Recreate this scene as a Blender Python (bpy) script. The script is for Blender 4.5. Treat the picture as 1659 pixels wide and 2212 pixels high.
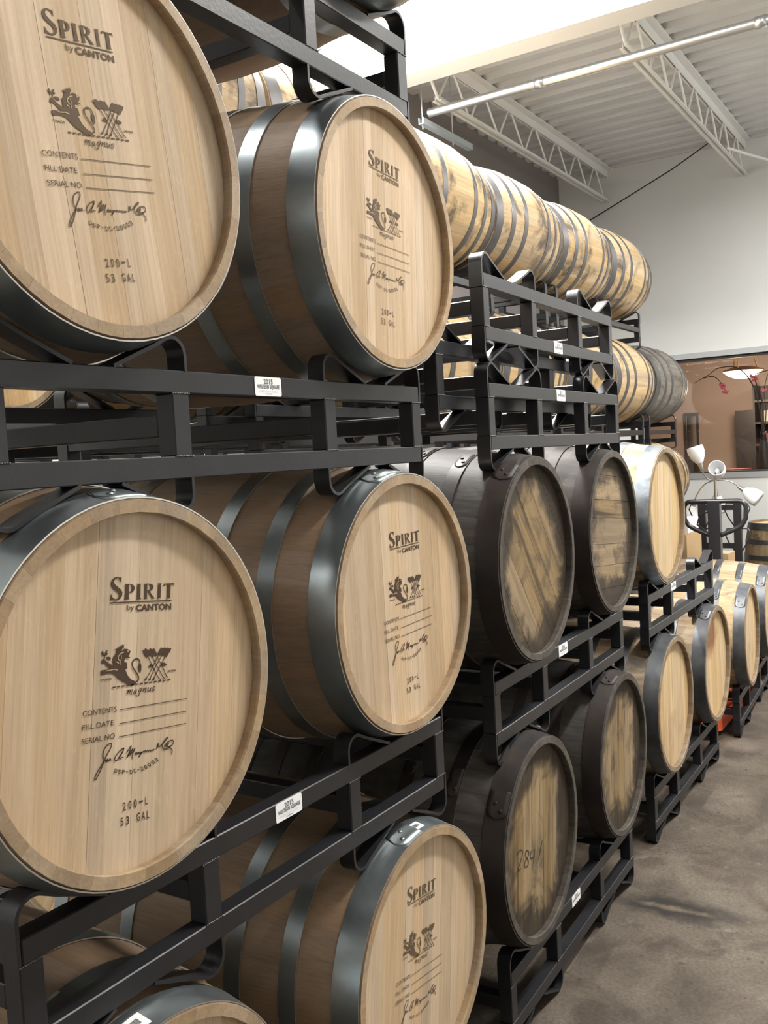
import bpy, bmesh, math, random, json
from mathutils import Vector, Matrix
from mathutils.geometry import tessellate_polygon

for o in list(bpy.data.objects):
    bpy.data.objects.remove(o, do_unlink=True)
scene = bpy.context.scene
COL = scene.collection
rnd = random.Random(7)

# ---------------------------------------------------------------- camera
cam_d = bpy.data.cameras.new('camera')
cam = bpy.data.objects.new('camera', cam_d)
COL.objects.link(cam)
cam_d.sensor_fit = 'HORIZONTAL'
cam_d.sensor_width = 36.0
cam_d.lens = 36.0 * 2039.02 / 1659.0
cam_d.clip_start = 0.05
CF = Vector((0.8440625, 0.5329486, -0.0593652))
CR = Vector((0.5303982, -0.8460312, -0.0539357))
CU = Vector((0.0789698, -0.0140380, 0.9967782))
m = Matrix((CR, CU, -CF)).transposed().to_4x4()
m.translation = Vector((-1.31923, -1.07186, 1.61978))
cam.matrix_world = m
scene.camera = cam

# ---------------------------------------------------------------- world, lights, exposure
world = bpy.data.worlds.new('world')
scene.world = world
world.use_nodes = True
world.node_tree.nodes['Background'].inputs['Color'].default_value = (0.75, 0.8, 0.85, 1)
world.node_tree.nodes['Background'].inputs['Strength'].default_value = 0.02

def area(name, loc, sx, sy, watt, col=(1, 0.96, 0.9), rot=(0, 0, 0)):
    d = bpy.data.lights.new(name, 'AREA')
    d.shape = 'RECTANGLE'
    d.size, d.size_y, d.energy, d.color = sx, sy, watt, col
    o = bpy.data.objects.new(name, d)
    o.location = loc
    o.rotation_euler = rot
    COL.objects.link(o)
    return o

# fluorescent strips hung under the roof plus one added ceiling fill, all out of frame
area('strip_light_back_row', (2.3, 1.5, 4.75), 2.4, 0.3, 760, (1, 0.985, 0.955))
area('strip_light_aisle_near', (-0.9, -2.3, 4.6), 2.4, 0.3, 18, (1, 0.955, 0.90))
area('strip_light_aisle_mid', (2.3, -1.7, 4.6), 2.4, 0.3, 245, (1, 0.97, 0.92))
area('strip_light_aisle_far', (5.9, -1.3, 3.9), 2.4, 0.3, 190, (1, 0.995, 0.975))
area('added_ceiling_fill', (5.9, -2.0, 3.7), 2.4, 0.3, 60, (0.97, 0.99, 1), (math.pi, 0, 0))  # added upward fill to brighten the far ceiling, no fixture of its own
area('strip_light_back_row_near', (-0.7, 1.2, 4.75), 1.4, 0.3, 95, (1, 0.985, 0.955))
area('strip_light_back_wall', (-5.0, 1.0, 4.5), 1.4, 0.3, 110, (1, 0.97, 0.93))

scene.view_settings.view_transform = 'Standard'
scene.view_settings.look = 'None'
scene.view_settings.gamma = 1.0
scene.view_settings.use_curve_mapping = False
scene.view_settings.exposure = 0.2

# ---------------------------------------------------------------- helpers
def link(name, data, parent=None, loc=(0, 0, 0), rot=(0, 0, 0)):
    o = bpy.data.objects.new(name, data)
    o.location = loc
    o.rotation_euler = rot
    if parent is not None:
        o.parent = parent
    COL.objects.link(o)
    return o

def thing(name, label, cat, loc=(0, 0, 0), rotz=0.0, group=None):
    o = link(name, None, None, loc, (0, 0, rotz))
    o.empty_display_size = 0.1
    o['label'] = label
    o['category'] = cat
    if group:
        o['group'] = group
    return o

def tag(o, label, cat, group=None):
    o['label'] = label
    o['category'] = cat
    if group:
        o['group'] = group
    return o

def struct(o, label=None):
    o['kind'] = 'structure'
    if label:
        o['label'] = label
    return o

def mesh(name, verts, faces, mats, smooth=None, fmat=None):
    me = bpy.data.meshes.new(name)
    me.from_pydata([tuple(v) for v in verts], [], faces)
    for mm in (mats if isinstance(mats, (list, tuple)) else [mats]):
        me.materials.append(mm)
    if smooth is True:
        me.polygons.foreach_set('use_smooth', [True] * len(me.polygons))
    elif smooth is not None:
        me.polygons.foreach_set('use_smooth', smooth)
    if fmat is not None:
        me.polygons.foreach_set('material_index', fmat)
    if smooth is not None and smooth is not True:
        sharp_between(me)
    me.update()
    return me

def sharp_between(me):
    """edges between smooth and flat faces stay crisp"""
    fl = {}
    for p in me.polygons:
        for k in p.edge_keys:
            fl.setdefault(k, set()).add(p.use_smooth)
    for e in me.edges:
        if len(fl.get(e.key, ())) > 1:
            e.use_edge_sharp = True

def from_bm(name, bm, mats, smooth=False):
    me = bpy.data.meshes.new(name)
    bm.to_mesh(me)
    bm.free()
    for mm in (mats if isinstance(mats, (list, tuple)) else [mats]):
        me.materials.append(mm)
    if smooth:
        me.polygons.foreach_set('use_smooth', [True] * len(me.polygons))
    return me

def box_mesh(name, x0, x1, y0, y1, z0, z1, mat, bev=0.0):
    bm = bmesh.new()
    bmesh.ops.create_cube(bm, size=1.0)
    for v in bm.verts:
        v.co = Vector(((x0 + x1) / 2 + v.co.x * (x1 - x0), (y0 + y1) / 2 + v.co.y * (y1 - y0), (z0 + z1) / 2 + v.co.z * (z1 - z0)))
    if bev > 0:
        bmesh.ops.bevel(bm, geom=list(bm.edges), offset=bev, segments=1, affect='EDGES')
    return from_bm(name, bm, mat)

class MB:
    """collects several shapes into one mesh"""
    def __init__(s):
        s.v, s.f, s.sm, s.mi = [], [], [], []
    def add(s, v, f, smooth=False, mi=0):
        b = len(s.v)
        s.v += [tuple(q) for q in v]
        s.f += [tuple(i + b for i in q) for q in f]
        s.sm += [smooth] * len(f)
        s.mi += [mi] * len(f)
    def box(s, x0, x1, y0, y1, z0, z1, mi=0):
        s.add([(x0, y0, z0), (x1, y0, z0), (x1, y1, z0), (x0, y1, z0), (x0, y0, z1), (x1, y0, z1), (x1, y1, z1), (x0, y1, z1)],
              [(0, 3, 2, 1), (4, 5, 6, 7), (0, 1, 5, 4), (1, 2, 6, 5), (2, 3, 7, 6), (3, 0, 4, 7)], False, mi)
    def tube(s, pts, r, n=8, closed=False, mi=0, r_end=None):
        pts = [Vector(p) for p in pts]
        k = len(pts)
        tang = []
        for i in range(k):
            a = pts[(i - 1) % k] if (closed or i > 0) else pts[i]
            b = pts[(i + 1) % k] if (closed or i < k - 1) else pts[i]
            tang.append((b - a).normalized())
        up = Vector((0, 0, 1)) if abs(tang[0].z) < 0.9 else Vector((1, 0, 0))
        nrm = (up - tang[0] * up.dot(tang[0])).normalized()
        vs = []
        for i in range(k):
            nrm = (nrm - tang[i] * nrm.dot(tang[i]))
            nrm.normalize()
            bi = tang[i].cross(nrm)
            rr = r if r_end is None else r + (r_end - r) * i / (k - 1)
            for j in range(n):
                a = 2 * math.pi * j / n
                vs.append(pts[i] + nrm * (rr * math.cos(a)) + bi * (rr * math.sin(a)))
        fs = []
        for i in range(k if closed else k - 1):
            for j in range(n):
                a, b = i * n + j, i * n + (j + 1) % n
                c, d = ((i + 1) % k) * n + (j + 1) % n, ((i + 1) % k) * n + j
                fs.append((a, d, c, b))
        s.add(vs, fs, True, mi)
        if not closed:
            b0 = len(s.v) - len(vs)
            s.f.append(tuple(b0 + j for j in range(n)))
            s.f.append(tuple(b0 + (k - 1) * n + j for j in reversed(range(n))))
            s.sm += [False, False]
            s.mi += [mi, mi]
    def lathe(s, prof, n=24, axis='Z', origin=(0, 0, 0), mi=0, rotm=None):
        vs, fs = [], []
        for (r, h) in prof:
            for j in range(n):
                a = 2 * math.pi * j / n
                p = Vector((r * math.cos(a), r * math.sin(a), h))
                if rotm is not None:
                    p = rotm @ p
                vs.append(p + Vector(origin))
        for i in range(len(prof) - 1):
            for j in range(n):
                fs.append((i * n + j, i * n + (j + 1) % n, (i + 1) * n + (j + 1) % n, (i + 1) * n + j))
        s.add(vs, fs, True, mi)
    def build(s, name, mats, parent=None, loc=(0, 0, 0), rot=(0, 0, 0)):
        return link(name, s.mesh(name, mats), parent, loc, rot)
    def mesh(s, name, mats):
        return mesh(name, s.v, s.f, mats, s.sm, s.mi)

# ---------------------------------------------------------------- materials
def new_mat(name):
    mt = bpy.data.materials.new(name)
    mt.use_nodes = True
    nt = mt.node_tree
    return mt, nt, nt.nodes, nt.links, nt.nodes['Principled BSDF']

def plain(name, col, rough=0.5, metal=0.0, spec=0.5, bump=0.0, bscale=80, var=0.0, vscale=6):
    mt, nt, N, L, B = new_mat(name)
    B.inputs['Base Color'].default_value = (*col, 1)
    B.inputs['Roughness'].default_value = rough
    B.inputs['Metallic'].default_value = metal
    B.inputs['Specular IOR Level'].default_value = spec
    tc = N.new('ShaderNodeTexCoord')
    if var > 0:
        n = N.new('ShaderNodeTexNoise')
        n.inputs['Scale'].default_value = vscale
        n.inputs['Detail'].default_value = 6
        L.new(tc.outputs['Object'], n.inputs['Vector'])
        r = N.new('ShaderNodeValToRGB')
        r.color_ramp.elements[0].position = 0.3
        r.color_ramp.elements[1].position = 0.7
        r.color_ramp.elements[0].color = (*[c * (1 - var) for c in col], 1)
        r.color_ramp.elements[1].color = (*[min(1, c * (1 + var)) for c in col], 1)
        L.new(n.outputs['Fac'], r.inputs['Fac'])
        L.new(r.outputs['Color'], B.inputs['Base Color'])
    if bump > 0:
        n2 = N.new('ShaderNodeTexNoise')
        n2.inputs['Scale'].default_value = bscale
        n2.inputs['Detail'].default_value = 4
        L.new(tc.outputs['Object'], n2.inputs['Vector'])
        b = N.new('ShaderNodeBump')
        b.inputs['Strength'].default_value = bump
        b.inputs['Distance'].default_value = 0.002
        L.new(n2.outputs['Fac'], b.inputs['Height'])
        L.new(b.outputs['Normal'], B.inputs['Normal'])
    return mt

def emit(name, col, strength):
    mt, nt, N, L, B = new_mat(name)
    B.inputs['Base Color'].default_value = (*col, 1)
    B.inputs['Emission Color'].default_value = (*col, 1)
    B.inputs['Emission Strength'].default_value = strength
    return mt

def wood(name, ca, cb, axis, rough=0.6, rvar=0.18, grain=1.0, stain=None, stain_amt=0.0, stain_scale=5.0, edge=None, edge_r=0.25, streak=None, streak_amt=0.0, fleck=0.0, blotch=None):
    """oak: grain runs along local axis ('y' staves, 'z' head boards); optional stains with their own noise shape"""
    mt, nt, N, L, B = new_mat(name)
    tc = N.new('ShaderNodeTexCoord')
    oi = N.new('ShaderNodeObjectInfo')
    sh = N.new('ShaderNodeVectorMath'); sh.operation = 'SCALE'
    cx = N.new('ShaderNodeCombineXYZ')
    for i in range(3):
        L.new(oi.outputs['Random'], cx.inputs[i])
    L.new(cx.outputs[0], sh.inputs[0]); sh.inputs['Scale'].default_value = 37.0
    ad = N.new('ShaderNodeVectorMath'); ad.operation = 'ADD'
    L.new(tc.outputs['Object'], ad.inputs[0]); L.new(sh.outputs[0], ad.inputs[1])
    def stretched(across, along):
        mp = N.new('ShaderNodeMapping')
        s = [across] * 3
        s['xyz'.index(axis)] = along
        mp.inputs['Scale'].default_value = s
        L.new(ad.outputs[0], mp.inputs['Vector'])
        return mp
    def noise(vec, scale, detail=5, rough_=0.6, dist=0.0):
        n = N.new('ShaderNodeTexNoise')
        n.inputs['Scale'].default_value = scale
        n.inputs['Detail'].default_value = detail
        n.inputs['Roughness'].default_value = rough_
        n.inputs['Distortion'].default_value = dist
        L.new(vec, n.inputs['Vector'])
        return n
    def ramp(fac, p0, p1, c0=(0, 0, 0, 1), c1=(1, 1, 1, 1)):
        r = N.new('ShaderNodeValToRGB')
        r.color_ramp.elements[0].position = p0
        r.color_ramp.elements[1].position = p1
        r.color_ramp.elements[0].color = c0
        r.color_ramp.elements[1].color = c1
        L.new(fac, r.inputs['Fac'])
        return r
    def mix(fac, a, b, mode='MIX'):
        x = N.new('ShaderNodeMix'); x.data_type = 'RGBA'; x.blend_type = mode
        if isinstance(fac, float):
            x.inputs['Factor'].default_value = fac
        else:
            L.new(fac, x.inputs['Factor'])
        for sock, val in ((x.inputs['A'], a), (x.inputs['B'], b)):
            if isinstance(val, tuple):
                sock.default_value = (*val, 1)
            else:
                L.new(val, sock)
        return x.outputs['Result']
    g1 = noise(stretched(34, 1.6).outputs[0], 1.0, 6, 0.65, 0.3)
    g2 = noise(stretched(190, 5).outputs[0], 1.0, 3, 0.6)
    base = ramp(g1.outputs['Fac'], 0.32, 0.68, (*ca, 1), (*cb, 1)).outputs['Color']
    fine = ramp(g2.outputs['Fac'], 0.35, 0.65, (0.86, 0.84, 0.80, 1), (1.06, 1.06, 1.06, 1)).outputs['Color']
    base = mix(0.75 * grain, base, fine, 'MULTIPLY')
    if fleck > 0:
        fn = noise(stretched(60, 22).outputs[0], 1.0, 2, 0.5, 1.5)
        fr = ramp(fn.outputs['Fac'], 0.62, 0.68)
        fm = N.new('ShaderNodeMath'); fm.operation = 'MULTIPLY'
        L.new(fr.outputs['Color'], fm.inputs[0]); fm.inputs[1].default_value = fleck
        base = mix(fm.outputs[0], base, (0.80, 0.62, 0.38))
    # board to board difference
    hs = N.new('ShaderNodeHueSaturation')
    mr = N.new('ShaderNodeMapRange')
    L.new(oi.outputs['Random'], mr.inputs['Value'])
    mr.inputs['To Min'].default_value = 1 - rvar
    mr.inputs['To Max'].default_value = 1 + rvar
    L.new(mr.outputs[0], hs.inputs['Value'])
    k7 = N.new('ShaderNodeMath'); k7.operation = 'MULTIPLY'; L.new(oi.outputs['Random'], k7.inputs[0]); k7.inputs[1].default_value = 17.3
    fr7 = N.new('ShaderNodeMath'); fr7.operation = 'FRACT'; L.new(k7.outputs[0], fr7.inputs[0])
    m7 = N.new('ShaderNodeMapRange'); L.new(fr7.outputs[0], m7.inputs['Value'])
    m7.inputs['To Min'].default_value = 0.84
    m7.inputs['To Max'].default_value = 1.10
    L.new(m7.outputs[0], hs.inputs['Saturation'])
    L.new(base, hs.inputs['Color'])
    base = hs.outputs['Color']
    if streak is not None:
        sn = noise(stretched(16, 1.3).outputs[0], 1.0, 4, 0.6, 0.8)
        sr = ramp(sn.outputs['Fac'], 0.53, 0.66)
        fm = N.new('ShaderNodeMath'); fm.operation = 'MULTIPLY'
        L.new(sr.outputs['Color'], fm.inputs[0]); fm.inputs[1].default_value = streak_amt
        base = mix(fm.outputs[0], base, streak)
    if stain is not None:
        sn = noise(tc.outputs['Object'] if stain_scale < 4 else ad.outputs[0], stain_scale, 6, 0.62, 0.6)
        sr = ramp(sn.outputs['Fac'], 0.52, 0.64)
        fm = N.new('ShaderNodeMath'); fm.operation = 'MULTIPLY'
        L.new(sr.outputs['Color'], fm.inputs[0]); fm.inputs[1].default_value = stain_amt
        base = mix(fm.outputs[0], base, stain)
    if edge is not None:
        sx = N.new('ShaderNodeSeparateXYZ'); L.new(tc.outputs['Object'], sx.inputs[0])
        cc = N.new('ShaderNodeCombineXYZ'); L.new(sx.outputs['X'], cc.inputs['X']); L.new(sx.outputs['Z'], cc.inputs['Z'])
        ln = N.new('ShaderNodeVectorMath'); ln.operation = 'LENGTH'; L.new(cc.outputs[0], ln.inputs[0])
        en = noise(tc.outputs['Object'], 9.0, 5, 0.6, 0.5)
        am = N.new('ShaderNodeMath'); am.operation = 'MULTIPLY_ADD'
        L.new(en.outputs['Fac'], am.inputs[0]); am.inputs[1].default_value = 0.26
        L.new(ln.outputs['Value'], am.inputs[2])
        er = N.new('ShaderNodeMapRange'); er.interpolation_type = 'SMOOTHSTEP'
        L.new(am.outputs[0], er.inputs['Value'])
        er.inputs['From Min'].default_value = edge_r + 0.09
        er.inputs['From Max'].default_value = edge_r + 0.155
        er.inputs['To Max'].default_value = 0.9
        base = mix(er.outputs[0], base, edge)
    if blotch is not None:                  # one soaked-in patch on the head
        bc, bx, bz, sx_, sz_, amt = blotch
        mpb = N.new('ShaderNodeMapping')
        mpb.inputs['Scale'].default_value = (1 / sx_, 0, 1 / sz_)
        mpb.inputs['Location'].default_value = (-bx / sx_, 0, -bz / sz_)
        L.new(tc.outputs['Object'], mpb.inputs['Vector'])
        lb = N.new('ShaderNodeVectorMath'); lb.operation = 'LENGTH'; L.new(mpb.outputs[0], lb.inputs[0])
        nb = noise(tc.outputs['Object'], 14.0, 5, 0.6, 0.4)
        ab_ = N.new('ShaderNodeMath'); ab_.operation = 'MULTIPLY_ADD'
        L.new(nb.outputs['Fac'], ab_.inputs[0]); ab_.inputs[1].default_value = 1.0
        L.new(lb.outputs['Value'], ab_.inputs[2])
        rb = N.new('ShaderNodeMapRange'); L.new(ab_.outputs[0], rb.inputs['Value'])
        rb.inputs['From Min'].default_value, rb.inputs['From Max'].default_value = 1.7, 1.1
        rb.inputs['To Max'].default_value = amt
        base = mix(rb.outputs[0], base, bc)
    L.new(base, B.inputs['Base Color'])
    B.inputs['Roughness'].default_value = rough
    B.inputs['Specular IOR Level'].default_value = 0.3
    bp = N.new('ShaderNodeBump')
    bp.inputs['Strength'].default_value = 0.25
    bp.inputs['Distance'].default_value = 0.0015
    L.new(g2.outputs['Fac'], bp.inputs['Height'])
    L.new(bp.outputs['Normal'], B.inputs['Normal'])
    return mt

def steel(name, ca, cb, rough=0.38, metal=0.85, scale=7, rvar=0.12, spec=0.5):
    mt, nt, N, L, B = new_mat(name)
    tc = N.new('ShaderNodeTexCoord')
    n = N.new('ShaderNodeTexNoise')
    n.inputs['Scale'].default_value = scale
    n.inputs['Detail'].default_value = 7
    n.inputs['Roughness'].default_value = 0.6
    L.new(tc.outputs['Object'], n.inputs['Vector'])
    r = N.new('ShaderNodeValToRGB')
    r.color_ramp.elements[0].position, r.color_ramp.elements[1].position = 0.35, 0.68
    r.color_ramp.elements[0].color, r.color_ramp.elements[1].color = (*ca, 1), (*cb, 1)
    L.new(n.outputs['Fac'], r.inputs['Fac'])
    L.new(r.outputs['Color'], B.inputs['Base Color'])
    mr = N.new('ShaderNodeMapRange')
    L.new(n.outputs['Fac'], mr.inputs['Value'])
    mr.inputs['To Min'].default_value = rough - rvar
    mr.inputs['To Max'].default_value = rough + rvar
    L.new(mr.outputs[0], B.inputs['Roughness'])
    B.inputs['Metallic'].default_value = metal
    B.inputs['Specular IOR Level'].default_value = spec
    return mt

M = {}
M['rack'] = plain('black_rack_paint', (0.013, 0.013, 0.0155), 0.38, 0.0, 0.45, 0.12, 120, 0.25, 9)
M['weld'] = plain('weld_metal', (0.10, 0.10, 0.105), 0.35, 0.5)
M['ink'] = plain('burnt_brand', (0.055, 0.030, 0.014), 0.8)
M['ink_faint'] = plain('faint_brand', (0.105, 0.066, 0.036), 0.8)
M['ink_hl'] = plain('brand_gap', (0.42, 0.29, 0.17), 0.7)
M['marker'] = plain('marker_ink', (0.02, 0.016, 0.012), 0.7)
M['sticker'] = plain('white_sticker', (0.86, 0.87, 0.88), 0.4)
M['print'] = plain('sticker_print', (0.10, 0.11, 0.12), 0.6)
M['print_pale'] = plain('sticker_print_pale', (0.55, 0.56, 0.57), 0.6)

M['new_stave'] = wood('new_oak_stave', (0.205, 0.140, 0.091), (0.255, 0.178, 0.118), 'y', 0.55, 0.07)
M['new_head'] = wood('new_oak_head', (0.45, 0.328, 0.208), (0.58, 0.435, 0.290), 'z', 0.6, 0.12, fleck=0.10)
M['new_chime'] = wood('new_oak_end_grain', (0.30, 0.215, 0.135), (0.40, 0.295, 0.19), 'y', 0.65, 0.14)
M['new_hoop'] = steel('blued_steel_hoop', (0.24, 0.275, 0.29), (0.34, 0.375, 0.385), 0.34, 0.92)
M['bright_edge'] = plain('sheared_steel_edge', (0.62, 0.60, 0.55), 0.3, 0.9)

M['dark_stave'] = wood('weathered_stave', (0.030, 0.027, 0.024), (0.078, 0.069, 0.061), 'y', 0.65, 0.22, stain=(0.02, 0.017, 0.015), stain_amt=0.7, stain_scale=6)
M['dark_head'] = wood('weathered_head', (0.195, 0.133, 0.067), (0.325, 0.232, 0.122), 'z', 0.7, 0.16, stain=(0.055, 0.04, 0.03), stain_amt=0.6, stain_scale=7, edge=(0.022, 0.016, 0.0115), edge_r=0.19, streak=(0.032, 0.022, 0.015), streak_amt=0.9)
M['dark_hoop'] = steel('rusty_dark_hoop', (0.013, 0.0105, 0.0095), (0.036, 0.025, 0.020), 0.55, 0.15, 9, 0.12, 0.3)
M['dark_chime'] = wood('weathered_end_grain', (0.05, 0.042, 0.035), (0.11, 0.095, 0.080), 'y', 0.7, 0.2)
M['dark_edge'] = plain('worn_hoop_edge', (0.14, 0.12, 0.10), 0.5, 0.5)

M['used_stave'] = wood('used_stave', (0.15, 0.105, 0.06), (0.30, 0.215, 0.125), 'y', 0.6, 0.2, stain=(0.03, 0.025, 0.022), stain_amt=0.85, stain_scale=3.9)
M['used_head'] = wood('used_head', (0.47, 0.325, 0.165), (0.63, 0.46, 0.26), 'z', 0.6, 0.06, stain=(0.22, 0.12, 0.06), stain_amt=0.35, stain_scale=3.2, streak=(0.20, 0.12, 0.06), streak_amt=0.25)
M['red_head'] = wood('used_head_red_stained', (0.47, 0.325, 0.165), (0.63, 0.46, 0.26), 'z', 0.6, 0.06, streak=(0.20, 0.12, 0.06), streak_amt=0.2, blotch=((0.20, 0.075, 0.035), -0.07, 0.16, 0.15, 0.10, 0.9))
M['drip_head'] = wood('used_head_dark_drip', (0.45, 0.325, 0.17), (0.62, 0.46, 0.265), 'z', 0.6, 0.06, streak=(0.20, 0.13, 0.07), streak_amt=0.3, blotch=((0.045, 0.025, 0.014), -0.205, -0.065, 0.040, 0.11, 0.95))
M['used_hoop'] = steel('grey_used_hoop', (0.060, 0.064, 0.070), (0.125, 0.128, 0.136), 0.42, 0.75, 8)
M['used_chime'] = wood('used_end_grain', (0.17, 0.125, 0.08), (0.27, 0.205, 0.135), 'y', 0.65, 0.2)
M['used_edge'] = plain('used_hoop_edge', (0.30, 0.28, 0.25), 0.45, 0.7)

M['pale_stave'] = wood('pale_stave', (0.27, 0.19, 0.10), (0.40, 0.29, 0.155), 'y', 0.6, 0.14, stain=(0.05, 0.04, 0.03), stain_amt=0.8, stain_scale=3.95)
M['pale_hoop'] = steel('galvanised_hoop', (0.20, 0.235, 0.27), (0.42, 0.46, 0.50), 0.36, 0.9, 14)

M['back_stave'] = wood('back_row_stave', (0.35, 0.245, 0.125), (0.52, 0.375, 0.205), 'y', 0.6, 0.15, stain=(0.045, 0.033, 0.024), stain_amt=0.85, stain_scale=3.9)
M['back_hoop'] = steel('dull_grey_hoop', (0.080, 0.076, 0.077), (0.135, 0.130, 0.131), 0.48, 0.5, 8)
M['back_edge'] = plain('dull_hoop_edge', (0.22, 0.21, 0.2), 0.5, 0.5)
M['grey_stave'] = wood('greyed_stave', (0.11, 0.10, 0.085), (0.20, 0.18, 0.145), 'y', 0.65, 0.18, stain=(0.04, 0.035, 0.03), stain_amt=0.6, stain_scale=5)

M['wall_white'] = plain('white_wall_paint', (0.655, 0.66, 0.64), 0.8, 0, 0.2, 0.05, 60, 0.02, 2)
M['wall_taupe'] = plain('taupe_wall', (0.25, 0.225, 0.218), 0.8, 0, 0.2, 0.05, 60, 0.04, 2)  # far stretch of the left wall, darker and browner than the near stretch
M['deck'] = plain('white_roof_deck', (0.595, 0.60, 0.595), 0.55, 0.0, 0.4, 0.03, 40, 0.05, 1.5)
M['joist'] = plain('white_joist_paint', (0.74, 0.74, 0.71), 0.45)
M['conduit'] = plain('galvanised_conduit', (0.55, 0.56, 0.57), 0.32, 0.85)
M['strut'] = plain('blue_grey_strut', (0.42, 0.49, 0.53), 0.4, 0.4)
M['black'] = plain('black_plastic', (0.012, 0.012, 0.014), 0.4)
M['black_metal'] = plain('black_tube_paint', (0.014, 0.014, 0.017), 0.35, 0, 0.5)
M['chrome'] = plain('lamp_chrome', (0.55, 0.54, 0.52), 0.25, 0.9)
M['orange'] = plain('orange_jack_paint', (0.75, 0.11, 0.03), 0.4, 0, 0.5, 0, 80, 0.2, 12)
M['rubber'] = plain('wheel_rubber', (0.02, 0.02, 0.02), 0.7)
M['frost'] = plain('frosted_glass_shade', (0.83, 0.84, 0.85), 0.35)
M['carton'] = plain('cardboard', (0.42, 0.29, 0.16), 0.8, 0, 0.2, 0.04, 60, 0.06, 5)
M['carton_white'] = plain('white_carton', (0.66, 0.66, 0.66), 0.6)
M['tape'] = plain('packing_tape', (0.50, 0.38, 0.22), 0.3)
M['frame_grey'] = plain('window_frame_grey', (0.36, 0.37, 0.375), 0.4, 0.2)
M['gasket'] = plain('window_gasket', (0.035, 0.028, 0.027), 0.6)
M['pink_wall'] = plain('office_wall_paint', (0.46, 0.365, 0.318), 0.75, 0, 0.2, 0, 80, 0.03, 2)
M['frame_dark'] = plain('dark_wood_frame', (0.045, 0.032, 0.026), 0.45)
M['mirror'] = plain('silvered_mirror', (0.62, 0.58, 0.56), 0.08, 1.0)
M['cabinet'] = plain('dark_cabinet', (0.030, 0.024, 0.026), 0.45)
M['petal'] = plain('pink_petal', (0.85, 0.22, 0.33), 0.6)
M['twig'] = plain('brown_twig', (0.055, 0.036, 0.026), 0.7)
M['red_box'] = plain('red_card', (0.25, 0.03, 0.03), 0.5)
M['paper'] = plain('paper', (0.6, 0.58, 0.55), 0.7)
M['pend_shade'] = plain('pendant_shade', (0.25, 0.12, 0.06), 0.4)
M['pend_glow'] = emit('pendant_diffuser', (1.0, 0.87, 0.68), 9.0)
M['pend_rod'] = plain('brass_rod', (0.85, 0.50, 0.18), 0.3, 0.2)
M['cable'] = plain('black_cable', (0.02, 0.018, 0.017), 0.6)

def glass_mat():
    mt = bpy.data.materials.new('window_glass')
    mt.use_nodes = True
    nt = mt.node_tree
    nt.nodes.clear()
    out = nt.nodes.new('ShaderNodeOutputMaterial')
    mx = nt.nodes.new('ShaderNodeMixShader')
    tr = nt.nodes.new('ShaderNodeBsdfTransparent')
    gl = nt.nodes.new('ShaderNodeBsdfGlossy')
    tr.inputs['Color'].default_value = (0.90, 0.88, 0.86, 1)
    gl.inputs['Roughness'].default_value = 0.02
    mx.inputs[0].default_value = 0.025
    nt.links.new(tr.outputs[0], mx.inputs[1])
    nt.links.new(gl.outputs[0], mx.inputs[2])
    nt.links.new(mx.outputs[0], out.inputs[0])
    return mt
M['glass'] = glass_mat()

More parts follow.
